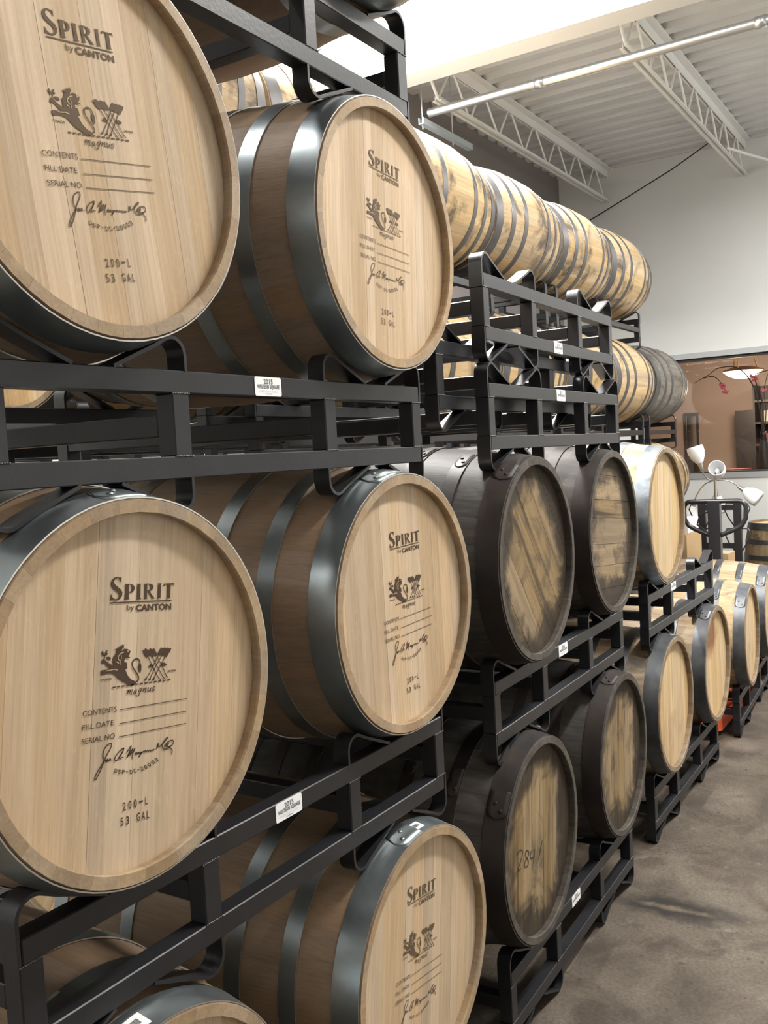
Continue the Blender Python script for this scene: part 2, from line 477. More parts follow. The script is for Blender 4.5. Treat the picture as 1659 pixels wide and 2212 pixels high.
def concrete():
    mt, nt, N, L, B = new_mat('stained_concrete')
    tc = N.new('ShaderNodeTexCoord')
    def noise(scale, detail=8, rough=0.62, dist=0.0):
        n = N.new('ShaderNodeTexNoise')
        n.inputs['Scale'].default_value = scale
        n.inputs['Detail'].default_value = detail
        n.inputs['Roughness'].default_value = rough
        n.inputs['Distortion'].default_value = dist
        L.new(tc.outputs['Object'], n.inputs['Vector'])
        return n
    def ramp(fac, p0, p1, c0=(0, 0, 0, 1), c1=(1, 1, 1, 1)):
        r = N.new('ShaderNodeValToRGB')
        r.color_ramp.elements[0].position, r.color_ramp.elements[1].position = p0, p1
        r.color_ramp.elements[0].color, r.color_ramp.elements[1].color = c0, c1
        L.new(fac, r.inputs['Fac'])
        return r.outputs['Color']
    def mix(fac, a, b):
        x = N.new('ShaderNodeMix'); x.data_type = 'RGBA'
        L.new(fac, x.inputs['Factor'])
        for sock, val in ((x.inputs['A'], a), (x.inputs['B'], b)):
            if isinstance(val, tuple):
                sock.default_value = (*val, 1)
            else:
                L.new(val, sock)
        return x.outputs['Result']
    def mul(sock, k):
        m_ = N.new('ShaderNodeMath'); m_.operation = 'MULTIPLY'
        L.new(sock, m_.inputs[0]); m_.inputs[1].default_value = k
        return m_.outputs[0]
    n1 = noise(1.6, 9, 0.65, 0.4)
    base = ramp(n1.outputs['Fac'], 0.34, 0.66, (0.056, 0.042, 0.031, 1), (0.130, 0.108, 0.082, 1))
    n2 = noise(5.5, 8, 0.6, 0.8)
    base = mix(mul(ramp(n2.outputs['Fac'], 0.46, 0.64), 0.7), base, (0.046, 0.031, 0.023))
    n3 = noise(24, 4, 0.5)
    base = mix(mul(ramp(n3.outputs['Fac'], 0.66, 0.70), 0.75), base, (0.040, 0.031, 0.024))
    n4 = noise(12, 6, 0.6, 0.3)
    base = mix(mul(ramp(n4.outputs['Fac'], 0.62, 0.72), 0.45), base, (0.20, 0.178, 0.148))
    n5 = noise(85, 3, 0.6)
    gr = N.new('ShaderNodeMix'); gr.data_type = 'RGBA'; gr.blend_type = 'MULTIPLY'; gr.inputs['Factor'].default_value = 1.0
    L.new(base, gr.inputs['A']); L.new(ramp(n5.outputs['Fac'], 0.32, 0.68, (0.74, 0.73, 0.72, 1), (1.2, 1.2, 1.2, 1)), gr.inputs['B'])
    base = gr.outputs['Result']
    # a scuffed, blackened gouge in the slab beside the racks
    mp = N.new('ShaderNodeMapping')
    mp.inputs['Location'].default_value = (-1.868 / 0.075, 0.165 / 0.19, 0)
    mp.inputs['Scale'].default_value = (1 / 0.075, 1 / 0.19, 0)
    L.new(tc.outputs['Object'], mp.inputs['Vector'])
    ln = N.new('ShaderNodeVectorMath'); ln.operation = 'LENGTH'
    L.new(mp.outputs[0], ln.inputs[0])
    nz = noise(16, 6, 0.65)
    ad = N.new('ShaderNodeMath'); ad.operation = 'MULTIPLY_ADD'
    L.new(nz.outputs['Fac'], ad.inputs[0]); ad.inputs[1].default_value = 1.3
    L.new(ln.outputs['Value'], ad.inputs[2])
    dark = N.new('ShaderNodeMapRange')
    L.new(ad.outputs[0], dark.inputs['Value'])
    dark.inputs['From Min'].default_value, dark.inputs['From Max'].default_value = 1.95, 1.25
    base = mix(mul(dark.outputs[0], 0.95), base, (0.016, 0.013, 0.011))
    core = N.new('ShaderNodeMapRange')
    sx = N.new('ShaderNodeSeparateXYZ'); L.new(mp.outputs[0], sx.inputs[0])
    ab = N.new('ShaderNodeMath'); ab.operation = 'ABSOLUTE'; L.new(sx.outputs['X'], ab.inputs[0])
    a2 = N.new('ShaderNodeMath'); a2.operation = 'MULTIPLY_ADD'
    L.new(nz.outputs['Fac'], a2.inputs[0]); a2.inputs[1].default_value = 1.1; L.new(ab.outputs[0], a2.inputs[2])
    L.new(a2.outputs[0], core.inputs['Value'])
    core.inputs['From Min'].default_value, core.inputs['From Max'].default_value = 0.85, 0.5
    lim = N.new('ShaderNodeMapRange'); L.new(ln.outputs['Value'], lim.inputs['Value'])
    lim.inputs['From Min'].default_value, lim.inputs['From Max'].default_value = 0.75, 0.5
    cm = N.new('ShaderNodeMath'); cm.operation = 'MULTIPLY'
    L.new(core.outputs[0], cm.inputs[0]); L.new(lim.outputs[0], cm.inputs[1])
    base = mix(mul(cm.outputs[0], 0.6), base, (0.22, 0.17, 0.115))
    L.new(base, B.inputs['Base Color'])
    B.inputs['Roughness'].default_value = 0.62
    B.inputs['Specular IOR Level'].default_value = 0.35
    bp = N.new('ShaderNodeBump')
    bp.inputs['Strength'].default_value = 0.3
    bp.inputs['Distance'].default_value = 0.004
    L.new(n4.outputs['Fac'], bp.inputs['Height'])
    L.new(bp.outputs['Normal'], B.inputs['Normal'])
    return mt
M['floor'] = concrete()

# ================================================================ the room
XW, YL, ZD = 8.0, 2.5, 4.32           # far wall, left wall, roof deck of the far bay
YR, XB, ZN = -5.5, -6.0, 5.0          # right wall, back wall, roof of the near bay
XH0, XH1, ZH = 3.98, 4.17, 4.0        # header wall between the bays

struct(link('floor', mesh('floor', [(XB, YR, 0), (12, YR, 0), (12, YL + 0.6, 0), (XB, YL + 0.6, 0)], [(0, 1, 2, 3)], M['floor'])),
       'worn brown concrete floor with dark stains')

WY0, WY1, WZ0, WZ1 = -1.6, 1.75, 1.235, 2.44       # window opening in the far wall
w = MB()
w.box(XW, XW + 0.15, YR, YL, 0, WZ0)
w.box(XW, XW + 0.15, YR, YL, WZ1, ZD + 0.4)
w.box(XW, XW + 0.15, YR, WY0, WZ0, WZ1)
w.box(XW, XW + 0.15, WY1, YL, WZ0, WZ1)
struct(w.build('wall_far', M['wall_white']), 'white far wall with a long office window')
w = MB(); w.box(XB, XH0, YL, YL + 0.15, 0, ZN); struct(w.build('wall_left', M['wall_white']))
w = MB(); w.box(XH0, XW, YL, YL + 0.15, 0, ZD + 0.4); struct(w.build('wall_left', M['wall_taupe']))
w = MB(); w.box(XB, XW, YR - 0.15, YR, 0, ZN); struct(w.build('wall_right', M['wall_white']))
w = MB(); w.box(XB - 0.15, XB, YR, YL, 0, ZN); struct(w.build('wall_back', M['wall_white']))
w = MB(); w.box(XH0, XH1, YR, YL, ZH, ZN); struct(w.build('wall_header', M['wall_white']), 'white header wall hanging below the roof')

def deck(name, x0, x1, y0, y1, z, pitch=0.20, h=0.045):
    vs, fs = [], []
    x = x0
    prof = []
    while x < x1:
        for dx, dz in ((0, 0), (0.085, 0), (0.11, h), (0.175, h)):
            prof.append((min(x + dx * pitch / 0.2, x1), z + dz))
        x += pitch
    prof.append((x1, z))
    for (px, pz) in prof:
        vs += [(px, y0, pz), (px, y1, pz)]
    for i in range(len(prof) - 1):
        fs.append((2 * i, 2 * i + 2, 2 * i + 3, 2 * i + 1))
    return struct(link(name, mesh(name, vs, fs, M['deck'])), 'white corrugated steel roof deck')
deck('ceiling', XH1, XW, YR, YL, ZD)
deck('ceiling', XB, XH0, YR, YL, ZN)

# ---------------------------------------------------------------- bar joists
def joist(y, label):
    j = thing('roof_joist', label, 'joist', (4.3, y, 4.0), 0, 'white bar joists under the roof deck')
    x0, x1 = 0.0, 3.70
    zt = ZD - 4.0
    for s in (-1, 1):
        q = MB(); q.box(x0, x1, s * 0.036 - 0.028, s * 0.036 + 0.028, zt - 0.012, zt)
        q.box(x0, x1, s * 0.010 - 0.004, s * 0.010 + 0.004, zt - 0.075, zt - 0.012)
        q.build('top_chord', M['joist'], j)
    xb = 0.20
    for s in (-1, 1):
        q = MB(); q.box(xb, x1 - 0.02, s * 0.022 - 0.011, s * 0.022 + 0.011, 0.0, 0.008)
        q.box(xb, x1 - 0.02, s * 0.013 - 0.003, s * 0.013 + 0.003, 0.008, 0.034)
        q.build('bottom_chord', M['joist'], j)
    n = 7
    st = (x1 - 0.1 - xb) / n
    for i in range(n):
        a = xb + 0.02 + i * st
        q = MB(); q.tube([(a, 0, 0.02), (a + st * 0.42, 0, zt - 0.04)], 0.0085, 8); q.build('web_rod', M['joist'], j)
        q = MB(); q.tube([(a + st * 0.47, 0, zt - 0.04), (a + st * 0.95, 0, 0.02)], 0.0085, 8); q.build('web_rod', M['joist'], j)
    q = MB(); q.tube([(0.0, 0, zt - 0.06), (xb + 0.02, 0, 0.02)], 0.011, 8); q.build('end_web', M['joist'], j)
    return j
joist(2.0, 'white bar joist beside the dark left wall')
joist(0.70, 'white bar joist nearer the aisle, ending above the office window')

c = thing('ceiling_conduit', 'galvanised conduit pipe slung under the roof joists', 'pipe', (4.36, 0, 3.88))
q = MB(); q.tube([(0, 1.99, 0), (0, -3.5, 0)], 0.028, 16); q.build('pipe', M['conduit'], c)
for yy in (1.2, -0.1, -1.6):
    q = MB(); q.lathe([(0.028, -0.03), (0.033, -0.03), (0.033, 0.03), (0.028, 0.03)], 16, rotm=Matrix.Rotation(math.pi / 2, 3, 'X'), origin=(0, yy, 0)); q.build('coupling', M['conduit'], c)
c = thing('hanging_strut', 'blue grey strut channel hung on rods at the pipe end', 'bracket', (4.30, 2.02, 3.80))
q = MB(); q.box(0, 0.72, -0.02, 0.02, 0.0, 0.006); q.box(0, 0.72, -0.02, -0.015, 0.006, 0.042); q.box(0, 0.72, 0.015, 0.02, 0.006, 0.042); q.build('channel', M['strut'], c)
for xx in (0.02, 0.45):
    q = MB(); q.tube([(xx, 0, -0.03), (xx, 0, 0.52)], 0.005, 8); q.build('threaded_rod', M['conduit'], c)
q = MB(); q.tube([(7.78, 0.97, 4.30), (7.84, 1.3, 4.16), (7.9, 1.75, 4.0), (7.985, 2.18, 3.86)], 0.006, 6)
tag(q.build('loose_cable', M['cable']), 'thin black cable sagging from the roof to the far wall', 'cable')
q = MB(); q.tube([(7.05, 0.66, 4.02), (7.3, 0.54, 4.0), (7.6, 0.43, 4.0), (7.98, 0.25, 4.03)], 0.012, 8)
tag(q.build('white_conduit', M['joist']), 'thin white conduit bending away below the aisle joist', 'pipe')

# ================================================================ barrels
BL, BR, BM = 0.89, 0.275, 0.320        # length, chime radius, bilge radius
NST = 28
def prof_r(s):                          # s measured from the front chime
    t = (s - BL / 2) / (BL / 2)
    return BM - (BM - BR) * t * t
wr = random.Random(3)
ws = [wr.uniform(0.75, 1.3) for _ in range(NST)]
tot = sum(ws)
ANG = [0.0]
for q_ in ws:
    ANG.append(ANG[-1] + q_ / tot * 2 * math.pi)
SS = [0.0, 0.004, 0.03, 0.16, 0.29, 0.40, 0.49, 0.60, 0.73, 0.86, 0.886, 0.89]

def stave_mesh(i, mat, chime):
    a0, a1 = ANG[i] + 0.0004, ANG[i + 1] - 0.0004
    am = (a0 + a1) / 2
    vs, fs, sm = [], [], []
    def P(r, a, s):
        return (r * math.sin(a), s - BL / 2, r * math.cos(a))
    for k, s in enumerate(SS):
        ro = prof_r(s)
        end = min(s, BL - s)
        ri = ro - 0.021 + (0.002 if end < 0.002 else 0.0)
        if end < 0.002:
            ro -= 0.0015
        vs += [P(ro, a0, s), P(ro, am, s), P(ro, a1, s), P(ri, a0, s), P(ri, a1, s), P(ri, am, s)]
    n = len(SS)
    for k in range(n - 1):
        b, c = 6 * k, 6 * k + 6
        fs += [(b, b + 1, c + 1, c), (b + 1, b + 2, c + 2, c + 1), (b + 3, b, c, c + 3), (b + 2, b + 4, c + 4, c + 2)]
        sm += [True, True, False, False]
        if k < 2 or k > n - 4:
            fs += [(b + 4, b + 5, c + 5, c + 4), (b + 5, b + 3, c + 3, c + 5)]; sm += [False, False]
    fs += [(0, 3, 5, 1), (1, 5, 4, 2)]; sm += [False, False]
    b = 6 * (n - 1)
    fs += [(b + 1, b + 5, b + 3, b), (b + 2, b + 4, b + 5, b + 1)]; sm += [False, False]
    fm = [0] * len(fs)
    for j_, f_ in enumerate(fs):
        if all((v_ < 18 and SS[v_ // 6] < 0.031) or SS[v_ // 6] > 0.859 for v_ in f_) and not sm[j_]:
            fm[j_] = 1
    me = mesh('stave', vs, fs, [mat, chime], sm, fm)
    nrm = []
    for p in me.polygons:
        for vi in p.vertices:
            if p.use_smooth:                # round across the joints, like planed staves
                v = me.vertices[vi].co
                s = v.y + BL / 2
                sl = (prof_r(s + 0.001) - prof_r(s - 0.001)) / 0.002
                nrm.append(Vector((v.x, -sl * math.hypot(v.x, v.z), v.z)).normalized())
            else:
                nrm.append(p.normal.copy())
    me.normals_split_custom_set(nrm)
    return me

HOOPS = [(0.003, 0.060), (0.139, 0.177), (0.270, 0.309)]
def hoop_mesh(s0, s1, mats, t=0.0022, seg=72):
    vs, fs, sm, mi = [], [], [], []
    for j in range(seg):
        a = 2 * math.pi * j / seg
        for (s, e) in ((s0, 0.0), (s0, t), ((s0 + s1) / 2, t), (s1, t), (s1, 0.0)):
            r = prof_r(s) + 0.0004 + e
            vs.append((r * math.sin(a), s - BL / 2, r * math.cos(a)))
    for j in range(seg):
        b, c = 5 * j, 5 * ((j + 1) % seg)
        for k in range(4):
            fs.append((b + k, c + k, c + k + 1, b + k + 1))
            sm.append(k in (1, 2))
            mi.append(1 if k in (0, 3) else 0)
    return mesh('hoop', vs, fs, mats, sm, mi)

def lap_mesh(s0, s1, mat, a0=-0.16, a1=0.10):
    """the riveted overlap of a hoop, with a rounded end"""
    vs, fs = [], []
    n, mth = 12, 5
    for i in range(n + 1):
        a = a0 + (a1 - a0) * i / n
        f = min(1.0, (a - a0) / 0.06) if a < a0 + 0.06 else 1.0
        half = math.sqrt(max(0.0, 1 - (1 - f) ** 2)) * 0.5
        for k in range(mth):
            s = (s0 + s1) / 2 + (k / (mth - 1) - 0.5) * 2 * half * (s1 - s0 - 0.004)
            r = prof_r(s) + 0.0004 + 0.0022 + 0.0022
            vs.append((r * math.sin(a), s - BL / 2, r * math.cos(a)))
    for i in range(n):
        for k in range(mth - 1):
            b = i * mth + k
            fs.append((b, b + mth, b + mth + 1, b + 1))
    base = len(vs)
    # skirt down to the hoop
    rim = [k for k in range(mth)] + [i * mth + mth - 1 for i in range(1, n + 1)]
    rim2 = [i * mth for i in range(n, 0, -1)]
    loop = rim + rim2
    for ix in loop:
        v = Vector(vs[ix]); c = Vector((0, v.y, 0))
        d = (v - c); vs.append(tuple(c + d * ((d.length - 0.0024) / d.length)))
    for q in range(len(loop)):
        q2 = (q + 1) % len(loop)
        fs.append((loop[q], loop[q2], base + q2, base + q))
    return mesh('hoop_lap', vs, fs, mat, True)

def rivet_mesh(mat, r=0.0055, h=0.003):
    q = MB()
    q.lathe([(r, 0), (r * 0.92, h * 0.5), (r * 0.6, h * 0.9), (0.0001, h)], 8)
    return q.mesh('rivet', mat)

HEAD_S, HEAD_R = 0.020, 0.2585
def board_set(widths, mat, thick=0.018, R=HEAD_R, seam=0.00003):
    """head boards running along local z; front face at y = 0"""
    out = []
    tw = sum(widths)
    x = -R
    for wi, wd in enumerate(widths):
        gp = 0.0004 if wi == 4 else seam
        x0, x1 = x + gp, x + wd / tw * 2 * R - seam
        x += wd / tw * 2 * R
        yo = [0.0001, -0.0001, 0.0, 0.00015, -0.0001][wi % 5]
        n = 6
        top = []
        for i in range(n + 1):
            px = x0 + (x1 - x0) * i / n
            px = max(-R * 0.9999, min(R * 0.9999, px))
            top.append((px, math.sqrt(max(0, R * R - px * px))))
        ol = top + [(px, -pz) for (px, pz) in reversed(top)]
        vs = [(a, yo, b) for a, b in ol] + [(a, yo + thick, b) for a, b in ol]
        k = len(ol)
        fs = [tuple(range(k)), tuple(range(2 * k - 1, k - 1, -1))]
        fs += [(i, i + k, (i + 1) % k + k, (i + 1) % k) for i in range(k)]
        out.append(mesh('head_board', vs, fs, mat))
    return out

def disc_mesh(mat):
    n = 32
    vs = [(HEAD_R * math.sin(2 * math.pi * i / n), 0, HEAD_R * math.cos(2 * math.pi * i / n)) for i in range(n)]
    vs += [(a, -0.018, b) for a, _, b in vs]
    fs = [tuple(range(n)), tuple(range(2 * n - 1, n - 1, -1))] + [(i, (i + 1) % n, (i + 1) % n + n, i + n) for i in range(n)]
    return mesh('rear_head', vs, fs, mat)

WID = {'new': [4.2, 5.1, 3.4, 5.6, 3.0, 4.8, 4.2, 3.6, 5.4, 3.2, 4.7, 5.0], 'dark': [6, 7.5, 5.5, 8, 6.5, 7, 6], 'used': [5.5, 6.5, 5, 7, 6, 5.5, 6.5, 5]}
TYPES = {  # stave, head, hoop, edge, widths
    'new': ('new_stave', 'new_head', 'new_hoop', 'bright_edge', 'new', 'new_chime'),
    'dark': ('dark_stave', 'dark_head', 'dark_hoop', 'dark_edge', 'dark', 'dark_chime'),
    'used': ('used_stave', 'used_head', 'used_hoop', 'used_edge', 'used', 'used_chime'),
    'red': ('used_stave', 'red_head', 'used_hoop', 'used_edge', 'used', 'used_chime'),
    'pale': ('pale_stave', 'drip_head', 'pale_hoop', 'bright_edge', 'used', 'used_chime'),
    'back': ('back_stave', 'used_head', 'back_hoop', 'back_edge', 'used', 'used_chime'),
    'grey': ('grey_stave', 'dark_head', 'back_hoop', 'back_edge', 'dark', 'dark_chime'),
}
KIT = {}
def kit(t):
    if t not in KIT:
        st, hd, hp, ed, wk, ch = TYPES[t]
        hs = HOOPS + [(BL - b, BL - a) for a, b in reversed(HOOPS)]
        KIT[t] = dict(st=[stave_mesh(i, M[st], M[ch]) for i in range(NST)], hp=[hoop_mesh(a, b, [M[hp], M[ed]]) for a, b in hs],
                      lap=[lap_mesh(a, b, M[hp]) for a, b in HOOPS], riv=rivet_mesh(M[hp]),
                      bd=board_set(WID[wk], M[hd], seam=0.0006 if wk == 'dark' else (0.0002 if wk == 'used' else 0.00003)), rear=disc_mesh(M[hd]))
    return KIT[t]

def barrel(t, label, chime, yaw, head_roll=0.0, group=None, roll=None, detail=True, lap_at=None, axis_up=False, name='oak_barrel'):
    """chime = centre of the front chime plane; barrel axis runs along +y turned by yaw"""
    k = kit(t)
    if roll is None:
        roll = rnd.uniform(0, 6.28)
    cx = chime[0] - math.sin(yaw) * BL / 2
    cy = chime[1] + math.cos(yaw) * BL / 2
    root = thing(name, label, 'barrel', (cx, cy, chime[2] - BM), yaw, group)
    off = (0, 0, BM)
    for me in k['st']:
        link('stave', me, root, off, (0, roll, 0))
    for i, me in enumerate(k['hp']):
        h = link('hoop', me, root, off, (0, roll, 0))
        if detail and i < 3:
            la = (lap_at if lap_at is not None else rnd.uniform(-0.5, 0.5)) + (i * 0.12 if i else 0)
            lo = link('hoop_lap', k['lap'][i], h, (0, 0, 0), (0, la - roll, 0))
            s0, s1 = HOOPS[i]
            for ra, rs in ((-0.085, 0.36), (-0.02, 0.64)):
                s = s0 + (s1 - s0) * rs
                r = prof_r(s) + 0.0046
                a = la + ra - roll
                link('rivet', k['riv'], h, (r * math.sin(a), s - BL / 2, r * math.cos(a)), (0, a, 0))
    for me in k['bd']:
        link('head_board', me, root, (0, -BL / 2 + HEAD_S, BM), (0, head_roll, 0))
    link('rear_head', k['rear'], root, (0, BL / 2 - HEAD_S, BM))
    return root

# ================================================================ racks
RS = 0.141                               # half height of a rack over its saddles
def strip_mesh(name, pts, th, y0, y1, mat):
    """flat bar bent along pts in the xz plane"""
    n = len(pts)
    nr = []
    for i in range(n):
        a = Vector(pts[max(i - 1, 0)]); b = Vector(pts[min(i + 1, n - 1)])
        t = (b - a).normalized(); nr.append(Vector((-t.y, t.x)))
    vs, fs = [], []
    for i, p in enumerate(pts):
        p = Vector(p)
        for s, y in ((1, y0), (1, y1), (-1, y1), (-1, y0)):
            q = p + nr[i] * (s * th / 2)
            vs.append((q.x, y, q.y))
    sm = []
    for i in range(n - 1):
        b, c = 4 * i, 4 * i + 4
        for j in range(4):
            fs.append((b + j, c + j, c + (j + 1) % 4, b + (j + 1) % 4)); sm.append(j in (0, 2))
    fs += [(3, 2, 1, 0), (4 * n - 4, 4 * n - 3, 4 * n - 2, 4 * n - 1)]; sm += [False, False]
    return mesh(name, vs, fs, mat, sm)

def arc(cx, cz, r, a0, a1, n):
    return [(cx + r * math.cos(math.radians(a0 + (a1 - a0) * i / n)), cz + r * math.sin(math.radians(a0 + (a1 - a0) * i / n))) for i in range(n + 1)]

TD = 0.037                               # tube depth
RD = 0.786                               # rack depth
CC = 0.3823                              # cradle centre
def saddle_pts(outer):
    # leg at x = -0.188 from the cradle centre, foot of the diagonal at x = -0.037
    leg0 = 0.050 if outer else 0.085
    p = [(-0.1885, leg0), (-0.1885, 0.108)]
    p += arc(-0.1605, 0.110, 0.028, 180, 66, 7)
    p += [(-0.125, 0.1235), (-0.037, 0.0865)]
    return p
SAD = {}
def make_rack_kit():
    k = {}
    k['rail'] = box_mesh('rail', -0.568, 0.568, 0, TD, -0.018, 0.018, M['rack'], 0.0018)
    k['post'] = box_mesh('post', -0.019, 0.019, 0, TD, -0.050, 0.050, M['rack'], 0.002)
    k['bar'] = box_mesh('cross_bar', -0.018, 0.018, TD, RD - TD, -0.018, 0.018, M['rack'], 0.0018)
    bm_ = MB()
    for i in range(10):
        bm_.lathe([(0.0001, -0.0018), (0.0022, -0.0008), (0.0022, 0.0008), (0.0001, 0.0018)], 6, origin=(-0.018 + i * 0.004, 0.0008, (i % 3 - 1) * 0.0003))
    k['weld'] = bm_.mesh('weld_bead', M['weld'])
    for outer in (0, 1):
        for sx in (1, -1):
            for sz in (1, -1):
                pts = [(sx * a, sz * b) for a, b in saddle_pts(outer)]
                k[('saddle', outer, sx, sz)] = strip_mesh('saddle', pts, 0.006, 0, TD, M['rack'])
    return k
RK = make_rack_kit()

def text_mesh_raw(s, bold=0.0):
    cu = bpy.data.curves.new('lettering', 'FONT')
    cu.body = s
    cu.size = 1.0
    cu.offset = bold
    cu.resolution_u = 3
    ob = bpy.data.objects.new('lettering_tmp', cu)
    COL.objects.link(ob)
    dg = bpy.context.evaluated_depsgraph_get()
    ev = ob.evaluated_get(dg)
    me = ev.to_mesh()
    vs = [tuple(v.co) for v in me.vertices]
    fs = [tuple(p.vertices) for p in me.polygons]
    ev.to_mesh_clear()
    bpy.data.objects.remove(ob, do_unlink=True)
    bpy.data.curves.remove(cu)
    return vs, fs
TXT = {}
def text_raw(s, bold=0.0):
    if (s, bold) not in TXT:
        TXT[(s, bold)] = text_mesh_raw(s, bold)
    return TXT[(s, bold)]

def place_text(mb, s, Lp, Rp, Tp, bold=0.0, y=0.0, mi=0):
    """map the text so that its baseline runs Lp -> Rp and its cap height reaches Tp (2D points in the xz plane, facing -y)"""
    vs, fs = text_raw(s, bold)
    xs = [v[0] for v in vs]; ys = [v[1] for v in vs]
    x0, x1 = min(xs), max(xs)
    y0 = min(ys) if s == '-' else 0.0
    y1 = max(ys)
    out = []
    for v in vs:
        a = (v[0] - x0) / (x1 - x0); b = (v[1] - y0) / (y1 - y0)
        out.append((Lp[0] + a * (Rp[0] - Lp[0]) + b * (Tp[0] - Lp[0]), y, Lp[1] + a * (Rp[1] - Lp[1]) + b * (Tp[1] - Lp[1])))
    mb.add(out, fs, False, mi)

def rounded_rect(w_, h_, r, n=4):
    pts = []
    for (cx, cz, a0) in ((w_ / 2 - r, h_ / 2 - r, 0), (-w_ / 2 + r, h_ / 2 - r, 90), (-w_ / 2 + r, -h_ / 2 + r, 180), (w_ / 2 - r, -h_ / 2 + r, 270)):
        pts += arc(cx, cz, r, a0, a0 + 90, n)
    return pts

def sticker_meshes():
    pts = rounded_rect(0.076, 0.034, 0.004)
    k = len(pts)
    vs = [(a, -0.0008, b) for a, b in pts] + [(a, 0.0, b) for a, b in pts]
    fs = [tuple(reversed(range(k)))] + [(i, (i + 1) % k, (i + 1) % k + k, i + k) for i in range(k)]
    plate = mesh('maker_sticker', vs, fs, M['sticker'])
    q = MB()
    place_text(q, '2015', (-0.013, 0.0045), (0.013, 0.0045), (-0.013, 0.0135), 0.02, -0.0011)
    place_text(q, 'WESTERN SQUARE', (-0.032, -0.0035), (0.032, -0.0035), (-0.032, 0.0035), 0.025, -0.0011)
    place_text(q, 'I N D U S T R I E S', (-0.026, -0.0105), (0.026, -0.0105), (-0.026, -0.0065), 0.0, -0.0011, 1)
    for i in range(9):                      # a last line too small to read: ticks only
        x = -0.009 + i * 0.0021
        q.add([(x, -0.0011, -0.0140), (x + 0.0013, -0.0011, -0.0140), (x + 0.0013, -0.0011, -0.0125), (x, -0.0011, -0.0125)], [(0, 1, 2, 3)])
    return plate, q.mesh('lettering', [M['print'], M['print_pale']])
STK = sticker_meshes()

def rack(label, loc, yaw, group=None, sticker=None, weld=True, name='barrel_rack'):
    """loc = middle of the rack's front face (x, y, z centre)"""
    root = thing(name, label, 'rack', (loc[0], loc[1], loc[2] - RS), yaw, group)
    for v in (0.0, RD - TD):
        for z in (0.068, -0.068):
            link('rail', RK['rail'], root, (0, v, RS + z))
        for u in (-0.555, -0.2095, 0.2095, 0.555):
            link('post', RK['post'], root, (u, v, RS))
        for cx in (-CC, CC):
            out_left = cx < 0
            for sx in (1, -1):
                outer = 1 if (sx == 1) == out_left else 0
                for sz in (1, -1):
                    link('saddle', RK[('saddle', outer, sx, sz)], root, (cx + (-0.0025 if sx == 1 else 0.0025) * (1 if outer else 0), v, RS))
    for u in (-0.555, -0.2095, 0.2095, 0.555):
        link('cross_bar', RK['bar'], root, (u, 0, RS))
    if weld:
        for u in (-0.555, -0.2095, 0.2095, 0.555):
            for z in (0.050, -0.050):
                link('weld_bead', RK['weld'], root, (u, -0.0005, RS + z))
    if sticker is not None:
        u, z = sticker
        s_ = link('maker_sticker', STK[0], root, (u, -0.0002, RS + z))
        link('lettering', STK[1], s_)
    return root

# ================================================================ branding on the new heads (millimetres on the head, traced)
def poly_fill(mb, loops, y=0.0, mi=0):
    ls = [[Vector((a / 1000, b / 1000, 0)) for a, b in lp] for lp in loops]
    flat = [p for lp in ls for p in lp]
    tris = tessellate_polygon(ls)
    fs = []
    for t in tris:
        a, b, c = [flat[i] for i in t]
        cr = (b.x - a.x) * (c.y - a.y) - (b.y - a.y) * (c.x - a.x)
        fs.append(tuple(t) if cr > 0 else (t[0], t[2], t[1]))
    mb.add([(p.x, y, p.y) for p in flat], fs, False, mi)

def catmull(pts, k=4):
    if len(pts) < 3:
        return pts
    out = []
    n = len(pts)
    for i in range(n - 1):
        p0, p1, p2, p3 = pts[max(i - 1, 0)], pts[i], pts[i + 1], pts[min(i + 2, n - 1)]
        for j in range(k):
            t = j / k
            out.append(tuple(0.5 * ((2 * p1[d]) + (p2[d] - p0[d]) * t + (2 * p0[d] - 5 * p1[d] + 4 * p2[d] - p3[d]) * t * t + (3 * p1[d] - p0[d] - 3 * p2[d] + p3[d]) * t ** 3) for d in (0, 1)))
    out.append(tuple(pts[-1]))
    return out

def ribbon(mb, width, pts, y=0.0, mi=0, smooth=True):
    pts = catmull(pts) if smooth else [tuple(p) for p in pts]
    n = len(pts)
    vs, fs = [], []
    for i in range(n):
        a = Vector(pts[max(i - 1, 0)]); b = Vector(pts[min(i + 1, n - 1)])
        t = b - a
        t = t.normalized() if t.length > 1e-9 else Vector((1, 0))
        nn = Vector((-t.y, t.x)) * (width / 2)
        p = Vector(pts[i])
        for q in (p + nn, p - nn):
            vs.append((q.x / 1000, y, q.y / 1000))
    for i in range(n - 1):
        fs.append((2 * i, 2 * i + 1, 2 * i + 3, 2 * i + 2))
    mb.add(vs, fs, False, mi)

